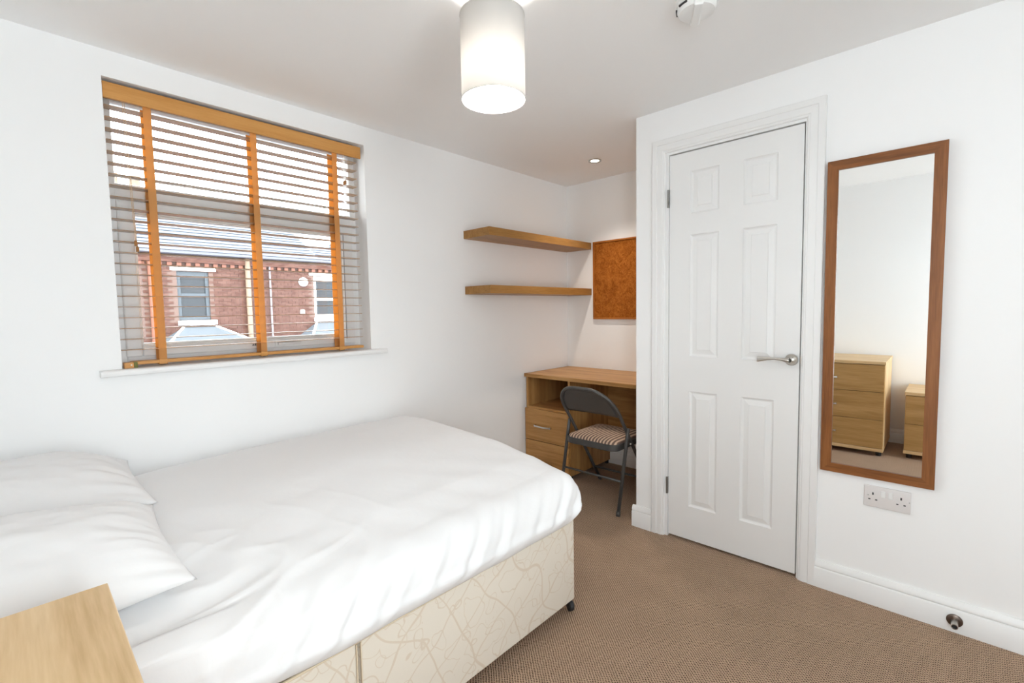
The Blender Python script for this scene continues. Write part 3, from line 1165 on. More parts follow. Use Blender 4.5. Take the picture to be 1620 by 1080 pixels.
# ================================================================== MIRROR (hangs leaning very slightly forward)
mr = thing('wall_mirror', (XD - 0.001, 0.211, 0.522), 'tall narrow mirror in a flat brown wooden frame right of door', 'mirror')
mr.rotation_euler = (0, math.radians(-0.3), 0)
mw, mh, fw = 0.1815, 1.280, 0.0375


def mitred(p_out, p_in, d0, d1, mat):
    """quad frame member between outer edge points and inner edge points (y,z)"""
    bm = bmesh.new()
    q = [p_out[0], p_out[1], p_in[1], p_in[0]]
    A = [bm.verts.new((-d0, y, z)) for y, z in q]
    C = [bm.verts.new((-d1, y, z)) for y, z in q]
    bm.faces.new(A)
    bm.faces.new(C[::-1])
    for k in range(4):
        bm.faces.new((A[k], A[(k + 1) % 4], C[(k + 1) % 4], C[k]))
    bmesh.ops.recalc_face_normals(bm, faces=bm.faces)
    obj('frame_member', bm, mat, mr)


O = [(-mw, 0), (mw, 0), (mw, mh), (-mw, mh)]
I = [(-mw + fw, fw), (mw - fw, fw), (mw - fw, mh - fw), (-mw + fw, mh - fw)]
for k in range(4):
    mitred((O[k], O[(k + 1) % 4]), (I[k], I[(k + 1) % 4]), 0.0, 0.019, M_FRAME_Y if k % 2 == 0 else M_FRAME_Z)
obj('mirror_glass', B(-0.012, -0.006, -mw + fw - 0.004, mw - fw + 0.004, fw - 0.004, mh - fw + 0.004), M_MIRROR, mr)
obj('backing', B(-0.006, -0.001, -mw + 0.01, mw - 0.01, 0.01, mh - 0.01), plain('hardboard', srgb(110, 80, 55), 0.8), mr)

# ================================================================== SOCKET
so = thing('power_socket', (XD, 0.168, 0.405), 'white double power socket with switches below the mirror', 'socket')
autosmooth(obj('faceplate', B(-0.010, 0.0, -0.073, 0.073, 0.0, 0.086, 0.003, 3), M_CREAMPL, so), 40)
for y in (0.0115, -0.0115):
    s = obj('rocker_switch', B(-0.0135, -0.009, y - 0.0075, y + 0.0075, 0.045, 0.072, 0.002), M_PLASTIC, so)
    s.rotation_euler = (0, 0, 0)
for c in (0.044, -0.044):
    obj('pin_slot', B(-0.0104, -0.0085, c - 0.0025, c + 0.0025, 0.050, 0.060), M_BLACK, so)
    obj('pin_slot', B(-0.0104, -0.0085, c - 0.0145, c - 0.0075, 0.029, 0.0335), M_BLACK, so)
    obj('pin_slot', B(-0.0104, -0.0085, c + 0.0075, c + 0.0145, 0.029, 0.0335), M_BLACK, so)
for c in (0.064, -0.064):
    obj('screw', lathe(bmesh.new(), [(0, 0), (0.003, 0), (0.0025, 0.0008), (0, 0.001)], 12, Matrix.Translation((-0.010, c, 0.046)) @ RX), M_CREAMPL, so)
    obj('print_mark', B(-0.0103, -0.0099, c - 0.0065, c - 0.003, 0.0445, 0.0475), plain('grey_print', (0.25, 0.25, 0.25, 1), 0.6), so)

# ================================================================== DOOR STOP on the skirting
ds = thing('door_stop', (XD - 0.019, -0.041, 0.047), 'small bronze tube door stop on the white skirting', 'door stop')
autosmooth(obj('flange', lathe(bmesh.new(), [(0, 0), (0.0165, 0), (0.0165, 0.002), (0.013, 0.0045), (0.006, 0.005), (0, 0.005)], 28, RX), M_BRONZE, ds))
autosmooth(obj('tube', lathe(bmesh.new(), [(0.0, 0.004), (0.0072, 0.004), (0.0072, 0.036), (0.0055, 0.036), (0.0055, 0.030), (0, 0.030)], 24, RX), M_STEEL, ds))
obj('rubber_tip', lathe(bmesh.new(), [(0, 0.029), (0.0054, 0.029), (0.0054, 0.033), (0, 0.033)], 20, RX), M_BLACK, ds)

ds.scale = (1.4, 1.4, 1.4)

# ================================================================== PENDANT LAMP
PX, PY = 1.062, 1.058
pl = thing('pendant_lamp', (PX, PY, 1.872), 'lit white fabric drum pendant lamp hanging from the ceiling', 'lamp')
shade_h, shade_r = 0.247, 0.0985
bm = bmesh.new()
lathe(bm, [(shade_r, 0.0), (shade_r, shade_h)], 64)
sh = obj('lamp_shade', bm, M_SHADE, pl, smooth=True)
M_RIM = plain('shade_rim', (0.62, 0.60, 0.58, 1), 0.7)
for z in (0.0, shade_h):
    obj('rim', tube(bmesh.new(), [(shade_r * math.cos(2 * math.pi * k / 64), shade_r * math.sin(2 * math.pi * k / 64), z) for k in range(64)],
                    0.0016, 8, closed=True), M_RIM, sh, smooth=True)
bm = bmesh.new()
for k in range(3):
    a = 2 * math.pi * k / 3 + 0.4
    tube(bm, [(0.02 * math.cos(a), 0.02 * math.sin(a), shade_h - 0.03), (shade_r * math.cos(a), shade_r * math.sin(a), shade_h - 0.002)], 0.0014, 6)
obj('shade_carrier', bm, M_PLASTIC, pl)
obj('lamp_holder', lathe(bmesh.new(), [(0, 0.133), (0.017, 0.133), (0.017, 0.20), (0.021, 0.205), (0.021, 0.225), (0.012, 0.25), (0.004, 0.262), (0, 0.262)], 24), M_PLASTIC, pl, smooth=True)
obj('cable', tube(bmesh.new(), [(0, 0, 0.258), (0, 0, HC - 1.872 - 0.02)], 0.003, 8), M_PLASTIC, pl)
autosmooth(obj('ceiling_rose', lathe(bmesh.new(), [(0, -0.028), (0.012, -0.028), (0.034, -0.016), (0.038, 0.0), (0, 0.0)], 32,
                                     Matrix.Translation((0, 0, HC - 1.872))), M_PLASTIC, pl))
obj('bulb', lathe(bmesh.new(), [(0, 0.030), (0.012, 0.032), (0.024, 0.043), (0.029, 0.060), (0.026, 0.080), (0.017, 0.103), (0.013, 0.118), (0.013, 0.134), (0, 0.134)], 28),
    emit('bulb_glow', (1.0, 0.955, 0.90, 1), BULB_GLOW), pl, smooth=True)

# ================================================================== DOWNLIGHT
dl = thing('recessed_downlight', (2.79, 1.817, HC), 'lit round recessed spotlight in the alcove ceiling', 'downlight')
autosmooth(obj('bezel', lathe(bmesh.new(), [(0.028, 0.0), (0.045, 0.0), (0.0455, -0.002), (0.043, -0.006), (0.031, -0.0045), (0.028, -0.001)], 36), M_STEEL, dl))
obj('lamp_face', lathe(bmesh.new(), [(0, -0.0015), (0.028, -0.0015), (0.028, -0.0005), (0, -0.0005)], 28), emit('halogen_glow', (1.0, 0.80, 0.55, 1), 14.0), dl)
lt = bpy.data.lights.new('downlight_beam', 'SPOT')
lt.energy = SPOT_W
lt.color = (1.0, 0.90, 0.79)
lt.spot_size = math.radians(104)
lt.spot_blend = 1.0
lt.shadow_soft_size = 0.028
lo = bpy.data.objects.new('downlight_beam', lt)
COL.objects.link(lo)
lo.parent = dl
lo.location = (0, 0, -0.012)

# ================================================================== SMOKE DETECTOR
sd = thing('smoke_detector', (1.615, 0.652, HC), 'round white smoke detector on the ceiling', 'smoke detector')
autosmooth(obj('base', lathe(bmesh.new(), [(0, 0), (0.060, 0), (0.060, -0.010), (0.057, -0.014), (0, -0.014)], 40), M_PLASTIC, sd))
autosmooth(obj('cover', lathe(bmesh.new(), [(0.055, -0.012), (0.055, -0.024), (0.050, -0.033), (0.030, -0.037), (0, -0.038)], 40), M_PLASTIC, sd), 30)
rb = B(-0.013, 0.013, -0.055, 0.055, -0.041, -0.010, 0.004)
rr = obj('cover_band', rb, M_PLASTIC, sd)
rr.rotation_euler = (0, 0, math.radians(-62))
for k, (a, z) in enumerate(((-0.006, -0.030), (0.002, -0.026))):
    o = obj('vent_slot', B(a - 0.0025, a + 0.0025, 0.0572, 0.0592, z - 0.003, z + 0.003), M_BLACK, sd)
    o.rotation_euler = (0, 0, math.radians(-62))
for k in range(3):
    bm = B(-0.014, 0.014, 0.0535, 0.0575, -0.0235, -0.0185)
    o = obj('vent_slot', bm, M_BLACK, sd)
    o.rotation_euler = (0, 0, math.radians(20 + 50 * k))


sd.scale = (1.12, 1.12, 1.12)

# ================================================================== BED
BY0, BY1, BX0, BX1 = 1.085, 2.318, -0.395, 1.503
bed = thing('divan_bed', (0.55, 1.70, 0.0), 'cream floral divan bed base with mattress against the window wall', 'bed')
ox, oy = 0.55, 1.70


def divan_half(x0, x1):
    return B(x0 - ox, x1 - ox, BY0 - oy, BY1 - oy, 0.045, 0.385, 0.010, 3)


autosmooth(obj('base_section', divan_half(0.562, BX1), M_JAC, bed), 50)
autosmooth(obj('base_section', divan_half(BX0, 0.556), M_JAC, bed), 50)
M_PIPE = plain('cream_piping', srgb(214, 198, 172), 0.8)
for xx in (0.553, 0.565):
    obj('piping', tube(bmesh.new(), [(xx - ox, BY0 - oy - 0.001, 0.055), (xx - ox, BY0 - oy - 0.001, 0.378)], 0.0022, 8), M_PIPE, bed)
obj('piping', tube(bmesh.new(), [(BX0 - ox + 0.01, BY0 - oy + 0.001, 0.383), (BX1 - ox - 0.01, BY0 - oy + 0.001, 0.383)], 0.004, 8), M_PIPE, bed)
mt = obj('mattress', B(BX0 - ox + 0.01, BX1 - ox - 0.035, BY0 - oy + 0.05, BY1 - oy - 0.02, 0.386, 0.535, 0.035, 4), M_LINEN, bed)
for p in mt.data.polygons:
    p.use_smooth = True
for (x, y) in ((BX1 - 0.018, BY0 + 0.012), (BX1 - 0.02, BY1 - 0.03), (0.60, BY0 + 0.03), (0.60, BY1 - 0.03), (BX0 + 0.03, BY0 + 0.03), (BX0 + 0.03, BY1 - 0.03)):
    cs = obj('castor', lathe(bmesh.new(), [(0, -0.011), (0.017, -0.011), (0.021, -0.006), (0.021, 0.006), (0.017, 0.011), (0, 0.011)], 22,
                             Matrix.Translation((x - ox, y - oy, 0.0215)) @ Matrix.Rotation(math.radians(62), 4, 'Z') @ Matrix.Rotation(math.radians(90), 4, 'X')), M_BLACK, bed)
    obj('axle_cap', lathe(bmesh.new(), [(0, 0), (0.007, 0), (0.007, 0.0135), (0, 0.0135)], 14,
                          Matrix.Translation((x - ox, y - oy, 0.0215)) @ Matrix.Rotation(math.radians(62), 4, 'Z') @ Matrix.Rotation(math.radians(90), 4, 'X')), M_STEEL, cs)

# ---------------------------------------------------------------- duvet
TOPY = [(1.10, 0.553), (1.18, 0.578), (1.30, 0.606), (1.5, 0.632), (1.7, 0.644), (2.0, 0.655), (2.18, 0.643), (2.27, 0.622), (2.34, 0.585), (2.36, 0.55)]


def interp(tab, x):
    if x <= tab[0][0]:
        return tab[0][1]
    for (a, va), (b, vb) in zip(tab[:-1], tab[1:]):
        if x <= b:
            t = (x - a) / (b - a)
            t2 = t * t * (3 - 2 * t)
            return va + (vb - va) * (0.6 * t + 0.4 * t2)
    return tab[-1][1]


def fbm(v, oct=3):
    s, a = 0.0, 1.0
    for _ in range(oct):
        s += a * noise.noise(v)
        v = v * 2.03
        a *= 0.5
    return s


def sst(a, b, x):
    t = max(0.0, min(1.0, (x - a) / (b - a)))
    return t * t * (3 - 2 * t)


EX, EY, L = 1.455, 1.165, 0.255        # where the fall at foot / near side begins; length of fall


def fall(rho):
    """horizontal offset and drop after rho of cloth past the edge"""
    R1 = 0.115
    q = math.pi / 2 * R1
    if rho < q:
        a = rho / R1
        return R1 * math.sin(a), R1 * (1 - math.cos(a)) * 0.92
    e = rho - q
    return R1 + 0.012 * math.sin(min(1, e / 0.075) * math.pi) - 0.035 * max(0, e - 0.02) / 0.06, R1 * 0.92 + e


def duvet_mesh():
    bm = bmesh.new()
    NA, NB = 250, 190
    a_vals = [-0.10 + (EX + L + 0.10) * i / NA for i in range(NA + 1)]
    b_vals = [2.358 - (2.358 - EY + L) * j / NB for j in range(NB + 1)]
    G = []
    for a in a_vals:
        row = []
        for b in b_vals:
            ex, ey = max(0.0, a - EX), max(0.0, EY - b)
            rho = max(ex, ey)
            ax, by = min(a, EX), max(b, EY)
            z = interp(TOPY, by) + 0.012 * sst(0.2, 1.0, a) * sst(1.4, 1.8, b) - 0.03 * sst(0.42, 0.05, a)
            hoff, drop = fall(rho)
            if ex + ey > 0:
                d = Vector((ex, -ey)).normalized()
                x, y = ax + d.x * hoff, by + d.y * hoff
                z -= drop * (0.98 if ey > ex else 1.0)
                # keep the hem at one height all round
                hem = 0.379 + 0.012 * sst(1.3, 0.3, x)
                full = interp(TOPY, by)
                tfrac = rho / L
                zt = full - (full - hem) * (drop / fall(L)[1])
                z = zt
            else:
                x, y = ax, by
            # near the chest the duvet hangs closer to the base
            if ey > 0:
                pull = sst(0.35, 0.12, x)
                y = y + (max(y, 1.104) - y) * pull
            # soft creases over the whole top
            w = 0.0040 * fbm(Vector((a * 2.2 + b * 1.3, b * 3.4 - a * 0.9, 0.3)), 3)
            # long shallow folds slanting over the near part of the top
            q1 = noise.noise(Vector(((a + b * 0.9) * 7.5, (b - a) * 1.5, 4.1)))
            w += 0.0055 * sst(1.80, 1.25, b) * q1
            # bunched, sharper folds beside the pillow
            k = sst(0.95, 0.30, a) * sst(1.75, 1.20, b)
            w += 0.013 * k * fbm(Vector((a * 4.2 - b * 3.2, b * 4.4 + a * 2.0, 9.2)), 2)
            rd = noise.noise(Vector((a * 2.6 + b * 3.0, b * 7.0 - 2.6 * a, 2.7)))
            w += 0.009 * max(0.0, 1 - abs(rd) * 3.6) ** 2 * k
            rd2 = noise.noise(Vector((a * 5.5 - b * 2.0, b * 5.0 + 3.6 * a, 12.7)))
            w += 0.006 * max(0.0, 1 - abs(rd2) * 3.6) ** 2 * k
            nx, ny, nz = 0.0, 0.0, 1.0
            if rho > 0:
                s = min(1.0, rho / 0.17)
                d = Vector((ex, -ey)).normalized()
                nx, ny, nz = d.x * s, d.y * s, 1 - 0.8 * s
                # slanting drape folds on the side
                wob = 2.4 * noise.noise(Vector((a * 1.9, b * 3, 7.7)))
                ph = a * 62.0 + ey * 55.0 - ex * 20.0 + wob
                fo = math.sin(ph) + 0.5 * math.sin(ph * 1.73 + 1.1)
                amp = 0.0055 * max(0.0, 0.6 + 1.4 * noise.noise(Vector((a * 3.3 + ey * 3, 3.3, 1.2)))) + 0.001
                w *= 1 - 0.8 * sst(0.35, 0.12, x)
                w += (1 - sst(0.35, 0.12, x)) * amp * fo * sst(0.02, 0.12, rho) * sst(L, L * 0.72, rho) * (0.5 + 0.5 * ey / (ex + ey)) * (1 - 0.85 * min(ex, ey) / max(ex, ey))
            row.append(bm.verts.new((x + nx * w, min(y + ny * w, 2.3615) if not (ey > 0 and x < 0.14) else max(y + ny * w, 1.0925), z + nz * w)))
        G.append(row)
    for i in range(NA):
        for j in range(NB):
            bm.faces.new((G[i][j], G[i][j + 1], G[i + 1][j + 1], G[i + 1][j]))
    bmesh.ops.recalc_face_normals(bm, faces=bm.faces)
    return bm


dv = obj('duvet', duvet_mesh(), M_LINEN, smooth=True)
tag(dv, 'plain white duvet spread over the bed', 'duvet')
sm_ = dv.modifiers.new('thickness', 'SOLIDIFY')
sm_.thickness = 0.012
sm_.offset = -1


# ---------------------------------------------------------------- pillows
def pillow(name, lx, ly, th, seed, lean_fn, at):
    bm = bmesh.new()
    NU, NV = 90, 66

    def pt(u, v, side):
        eu, ev = abs(u), abs(v)
        prof = ((1 - eu ** 2.6) ** 0.62) * ((1 - ev ** 2.3) ** 0.6)
        pinch_x = 1 - 0.045 * (1 - ev ** 2) * (eu ** 3)
        pinch_y = 1 - 0.06 * (1 - eu ** 2) * (ev ** 3)
        x, y = u * lx / 2 * pinch_x, v * ly / 2 * pinch_y
        z = th * (0.62 if side > 0 else -0.38) * prof
        edge = (1 - max(eu, ev))
        # gathers running in from the short ends and gentle dents
        g = noise.noise(Vector((v * 9 + seed, u * 1.4, seed))) * 0.011 * sst(0.35, 0.95, eu) * min(1, edge * 9)
        g += 0.008 * fbm(Vector((u * 2.1 + seed, v * 2.4 + u, seed * 2)), 3) * min(1, edge * 4)
        g += 0.005 * noise.noise(Vector((u * 5 - v * 6, u * 2 + v * 2, seed + 5))) * min(1, edge * 6)
        if side > 0:
            z += g
        return Vector((x, y, z))
    layers = []
    for side in (1, -1):
        G = []
        for i in range(NU + 1):
            row = []
            for j in range(NV + 1):
                u, v = -1 + 2 * i / NU, -1 + 2 * j / NV
                if side < 0 and (i in (0, NU) or j in (0, NV)):
                    row.append(layers[0][i][j])
                    continue
                q = lean_fn(pt(u, v, side))
                if side < 0:
                    # the underside settles on the duvet below it
                    wx_, wy_ = q.x + at[0], q.y + at[1]
                    top = interp(TOPY, wy_) - 0.03 * sst(0.42, 0.05, wx_) + 0.004
                    q.z = max(q.z, min(top - at[2], -0.002))
                row.append(bm.verts.new(q))
            G.append(row)
        layers.append(G)
        for i in range(NU):
            for j in range(NV):
                q = (G[i][j], G[i + 1][j], G[i + 1][j + 1], G[i][j + 1])
                bm.faces.new(q if side > 0 else q[::-1])
    return bm


RP = Matrix.Rotation(math.radians(1.5), 3, 'X')
p1 = obj('pillow', pillow('rear', 0.70, 0.56, 0.215, 3.1, lambda p: RP @ p, (-0.07, 2.070, 0.652)), M_LINEN, smooth=True, loc=(-0.07, 2.070, 0.652))
tag(p1, 'white pillow against the window wall, behind the nearer pillow', 'pillow', 'pillows on the bed')
RP2 = Matrix.Rotation(math.radians(2.5), 3, 'X') @ Matrix.Rotation(math.radians(-1), 3, 'Z')
p2 = obj('pillow', pillow('front', 0.71, 0.525, 0.205, 8.4, lambda p: RP2 @ p, (-0.100, 1.487, 0.645)), M_LINEN, smooth=True, loc=(-0.100, 1.487, 0.645))
tag(p2, 'front white pillow nearest the wooden chest, crumpled', 'pillow', 'pillows on the bed')


# ================================================================== CHESTS
def chest(name, x_back, x_front, y0, y1, ztop, drawers, label, cat):
    yc = (y0 + y1) / 2
    t = thing(name, ((x_back + x_front) / 2, yc, 0.0), label, cat)
    xb, xf = x_back - (x_back + x_front) / 2, x_front - (x_back + x_front) / 2
    a, b = y0 - yc, y1 - yc
    obj('top', B(xb, xf + 0.004, a - 0.004, b + 0.004, ztop - 0.024, ztop, 0.0015), M_CHEST_Y, t)
    obj('side_panel', B(xb, xf - 0.018, a, a + 0.018, 0.05, ztop - 0.024), M_CHEST_Z, t)
    obj('side_panel', B(xb, xf - 0.018, b - 0.018, b, 0.05, ztop - 0.024), M_CHEST_Z, t)
    obj('back_panel', B(xb, xb + 0.008, a + 0.018, b - 0.018, 0.05, ztop - 0.024), M_CHEST_Z, t)
    obj('base_panel', B(xb, xf + 0.004, a - 0.002, b + 0.002, 0.040, 0.064, 0.001), M_CHEST_Y, t)
    for (z0, z1) in drawers:
        d = obj('drawer', B(xf - 0.018, xf, a + 0.003, b - 0.003, z0, z1, 0.001), M_FRONT_Y, t)
        obj('drawer_box', B(xb + 0.02, xf - 0.018, a + 0.03, b - 0.03, z0 + 0.02, z1 - 0.03), M_CHEST_Y, d)
        hb = bow_handle(0.10)
        bmesh.ops.rotate(hb, verts=hb.verts, cent=(0, 0, 0), matrix=Matrix.Rotation(math.pi, 3, 'Z'))
        obj('handle', hb, M_CHROME, d, loc=(xf, 0.0, (z0 + z1) / 2 - 0.005))
    for (x, y) in ((xf - 0.05, a + 0.03), (xf - 0.05, b - 0.03), (xb + 0.05, a + 0.03), (xb + 0.05, b - 0.03)):
        obj('foot', lathe(bmesh.new(), [(0, 0), (0.018, 0), (0.020, 0.04), (0, 0.04)], 16, Matrix.Translation((x, y, 0))), M_BLACK, t)
    return t


chest('chest_of_drawers', XR + 0.02, 0.085, 0.366, 1.078, 0.752,
      ((0.067, 0.288), (0.291, 0.509), (0.512, 0.724)), 'light oak chest of three drawers beside the pillows', 'chest')
chest('bedside_cabinet', XR + 0.02, 0.0, -0.20, 0.246, 0.520,
      ((0.067, 0.272), (0.275, 0.492)), 'low light oak two-drawer cabinet seen at the mirror edge', 'cabinet')

# ================================================================== OUTSIDE: house across the street
HY = 16.0
street = struct('ground', B(-25, 35, 2.8, 40, -3.1, -3.0), plain('asphalt', srgb(120, 120, 122), 0.9, var=0.1, bscale=3), 'grey street surface outside the window', 'ground')
hs = thing('brick_house', (0, HY, -3.0), 'red brick terraced house with slate roof across the street', 'house')
GZ = 3.0


def mat_brick():
    m, nt, p, N, L = new_mat('red_brick')
    tc = N.new('ShaderNodeTexCoord')
    mp = N.new('ShaderNodeMapping')
    mp.inputs['Scale'].default_value = (4.4, 4.4, 13.0)
    L.new(tc.outputs['Object'], mp.inputs['Vector'])
    n = N.new('ShaderNodeTexNoise')
    n.inputs['Scale'].default_value = 1.0
    n.inputs['Detail'].default_value = 2
    L.new(mp.outputs['Vector'], n.inputs['Vector'])
    cr = N.new('ShaderNodeValToRGB')
    e = cr.color_ramp.elements
    e[0].position, e[0].color = 0.3, srgb(62, 41, 36)
    e[1].position, e[1].color = 0.7, srgb(84, 61, 54)
    L.new(n.outputs['Fac'], cr.inputs['Fac'])
    L.new(cr.outputs['Color'], p.inputs['Base Color'])
    p.inputs['Roughness'].default_value = 0.9
    p.inputs['Specular IOR Level'].default_value = 0.05
    return m


M_BRICK = mat_brick()
M_MORTAR = plain('mortar', srgb(86, 70, 64), 0.95, spec=0.08)
M_SLATE = plain('blue_grey_slate', srgb(84, 88, 96), 0.6, var=0.25, bscale=6, spec=0.08)
M_STONE = plain('white_painted_stone', srgb(232, 230, 226), 0.7, spec=0.08)
M_LEAD = plain('lead_sheet', srgb(74, 78, 82), 0.6, var=0.1, bscale=4, spec=0.08)
M_DARKGLASS = plain('dark_window_glass', srgb(36, 38, 41), 0.3, spec=0.15)
M_GREYFR = plain('grey_sash_paint', srgb(64, 68, 72), 0.5, spec=0.08)
M_TERRA = plain('terracotta', srgb(96, 64, 54), 0.8, spec=0.08)
M_CREAMPIPE = plain('cream_pipe', srgb(104, 90, 78), 0.6, spec=0.08)
HX0, HX1 = -1.0, 13.0
EAVE = 2.98
OPEN = [(3.27, 4.06, 1.10, 2.50), (7.18, 8.05, 1.10, 2.52), (2.02, 2.42, 0.70, 2.75)]   # x0,x1,z0,z1
# backing
bm = bmesh.new()
xs = sorted({HX0, HX1} | {o_[0] for o_ in OPEN} | {o_[1] for o_ in OPEN})
for x0, x1 in zip(xs[:-1], xs[1:]):
    cuts = [(o_[2], o_[3]) for o_ in OPEN if o_[0] <= x0 and o_[1] >= x1]
    if cuts:
        box(bm, x0, x1, 0.06, 0.3, 0, cuts[0][0] + GZ)
        box(bm, x0, x1, 0.06, 0.3, cuts[0][1] + GZ, EAVE + GZ)
    else:
        box(bm, x0, x1, 0.06, 0.3, 0, EAVE + GZ)
obj('mortar_wall', bm, M_MORTAR, hs)
# bricks (English stretcher courses), too small to pick apart singly
verts, faces = [], []


def add_box_py(x0, x1, y0, y1, z0, z1):
    b = len(verts)
    verts.extend(((x0, y0, z0), (x1, y0, z0), (x1, y1, z0), (x0, y1, z0), (x0, y0, z1), (x1, y0, z1), (x1, y1, z1), (x0, y1, z1)))
    faces.extend(((b, b + 1, b + 5, b + 4), (b + 1, b + 2, b + 6, b + 5), (b + 3, b, b + 4, b + 7), (b + 4, b + 5, b + 6, b + 7), (b + 3, b + 2, b + 1, b)))


zc, row = -1.2, 0
while zc < EAVE - 0.30:
    x = HX0 - (0.1125 if row % 2 else 0)
    while x < HX1:
        x0, x1 = x + 0.005, x + 0.220
        if not any(o_[0] < x1 and o_[1] > x0 and o_[2] < zc + 0.065 and o_[3] > zc for o_ in OPEN):
            pr_ = random.uniform(0, 0.006)
            add_box_py(x0, x1, 0.05 - pr_, 0.10, zc + GZ, zc + 0.065 + GZ)
        x += 0.225
    zc += 0.075
    row += 1
me = bpy.data.meshes.new('brickwork')
me.from_pydata(verts, [], faces)
me.materials.append(M_BRICK)
o = bpy.data.objects.new('brickwork', me)
COL.objects.link(o)
o.parent = hs
o['kind'] = 'stuff'
# dentil course and eaves
bm = bmesh.new()
x = HX0
while x < HX1:
    box(bm, x, x + 0.11, -0.04, 0.06, 2.64 + GZ, 2.74 + GZ)
    x += 0.225
o = obj('dentils', bm, M_TERRA, hs)
o['kind'] = 'stuff'
obj('eaves_course', B(HX0, HX1, -0.07, 0.06, 2.745 + GZ, 2.93 + GZ), M_BRICK, hs)
bm = bmesh.new()
prof = [(0.0, 0.0), (-0.03, -0.06), (-0.08, -0.075), (-0.13, -0.05), (-0.14, 0.02), (-0.13, 0.02), (-0.12, -0.03), (-0.06, -0.05), (-0.01, 0.02)]
A = [bm.verts.new((HX0, -0.07 + d, 3.03 + z + GZ)) for d, z in prof]
C = [bm.verts.new((HX1, -0.07 + d, 3.03 + z + GZ)) for d, z in prof]
for k in range(len(prof)):
    j = (k + 1) % len(prof)
    bm.faces.new((A[k], A[j], C[j], C[k]))
obj('gutter', bm, plain('grey_gutter', srgb(70, 70, 78), 0.5), hs)
# slate roofs: main part with higher ridge, right part lower
def roof(x0, x1, rise, run):
    n = max(4, int(run / 0.22))
    vv, ff = [], []
    for i in range(n):
        y0 = -0.18 + run * i / n
        y1 = -0.18 + run * (i + 1) / n + 0.06
        z0 = 3.06 + GZ + rise * i / n + 0.02
        z1 = 3.06 + GZ + rise * (i + 1) / n + 0.012
        x = x0 - (0.15 if i % 2 else 0)
        while x < x1:
            a, b2 = max(x0, x + 0.003), min(x1, x + 0.297)
            k = len(vv)
            j = random.uniform(0, 0.006)
            vv.extend(((a, y0, z0 + j), (b2, y0, z0 + j), (b2, y1, z1), (a, y1, z1), (a, y0, z0 - 0.012), (b2, y0, z0 - 0.012)))
            ff.extend(((k, k + 1, k + 2, k + 3), (k + 4, k + 5, k + 1, k)))
            x += 0.30
    me = bpy.data.meshes.new('slates')
    me.from_pydata(vv, [], ff)
    me.materials.append(M_SLATE)
    o = bpy.data.objects.new('slates', me)
    COL.objects.link(o)
    o.parent = hs
    o['kind'] = 'stuff'
    bm = bmesh.new()
    P = [(x0, -0.15, 3.04 + GZ), (x1, -0.15, 3.04 + GZ), (x1, run - 0.18, 3.04 + rise + GZ), (x0, run - 0.18, 3.04 + rise + GZ),
         (x0, 2 * run, 3.04 + GZ), (x1, 2 * run, 3.04 + GZ)]
    q = [bm.verts.new(p) for p in P]
    bm.faces.new((q[0], q[1], q[2], q[3]))
    bm.faces.new((q[3], q[2], q[5], q[4]))
    bm.faces.new((q[0], q[3], q[4]))
    bm.faces.new((q[1], q[5], q[2]))
    obj('roof_deck', bm, M_SLATE, hs)
    obj('ridge_tiles', tube(bmesh.new(), [(x0, run - 0.18, 3.06 + rise + GZ), (x1, run - 0.18, 3.06 + rise + GZ)], 0.07, 8), M_SLATE, hs)


roof(HX0, 7.35, 1.55, 2.9)
roof(7.35, HX1, 0.75, 1.6)
# rendered white block (dormer cheek) and chimney with pots
obj('dormer', B(7.40, 8.35, 1.2, 2.4, 3.5 + GZ, 4.28 + GZ, 0.02), M_STONE, hs)
cm = obj('chimney', B(2.05, 3.25, 2.5, 3.1, 4.2 + GZ, 5.02 + GZ, 0.02), M_BRICK, hs)
obj('chimney_cap', B(2.0, 3.3, 2.45, 3.15, 5.02 + GZ, 5.10 + GZ, 0.01), M_STONE, cm)
for x in (2.35, 2.9):
    obj('chimney_pot', lathe(bmesh.new(), [(0.15, 0), (0.13, 0.42), (0.16, 0.44), (0.16, 0.5), (0.11, 0.5), (0.11, 0.3)], 18,
                             Matrix.Translation((x, 2.8, 5.10 + GZ))), M_CREAMPIPE, cm, smooth=True)


def house_window(x0, x1, z0, z1, frame_mat, fw_, lintel, mid):
    wz0, wz1 = z0 + GZ, z1 + GZ
    f = obj('house_window', B(x0, x1, 0.16, 0.22, wz0, wz1), M_DARKGLASS, hs)
    for (a, b2, c, d) in ((x0, x0 + fw_, wz0, wz1), (x1 - fw_, x1, wz0, wz1), (x0 + fw_, x1 - fw_, wz0, wz0 + fw_), (x0 + fw_, x1 - fw_, wz1 - fw_ * 1.6, wz1),
                          (x0 + fw_, x1 - fw_, mid + GZ - fw_ * 0.5, mid + GZ + fw_ * 0.5)):
        obj('sash_bar', B(a, b2, 0.11, 0.165, c, d, 0.006), frame_mat, f)
    obj('lintel', B(x0 - 0.15, x1 + 0.18, 0.02, 0.14, wz1 + 0.02, wz1 + 0.13, 0.008), M_STONE, hs)
    obj('sill', B(x0 - 0.03, x1 + 0.14, -0.05, 0.16, wz0 - 0.14, wz0 - 0.01, 0.01), M_STONE, hs)


house_window(*OPEN[0], M_GREYFR, 0.09, 2.5, 1.83)
house_window(*OPEN[1], M_STONE, 0.10, 2.5, 1.73)
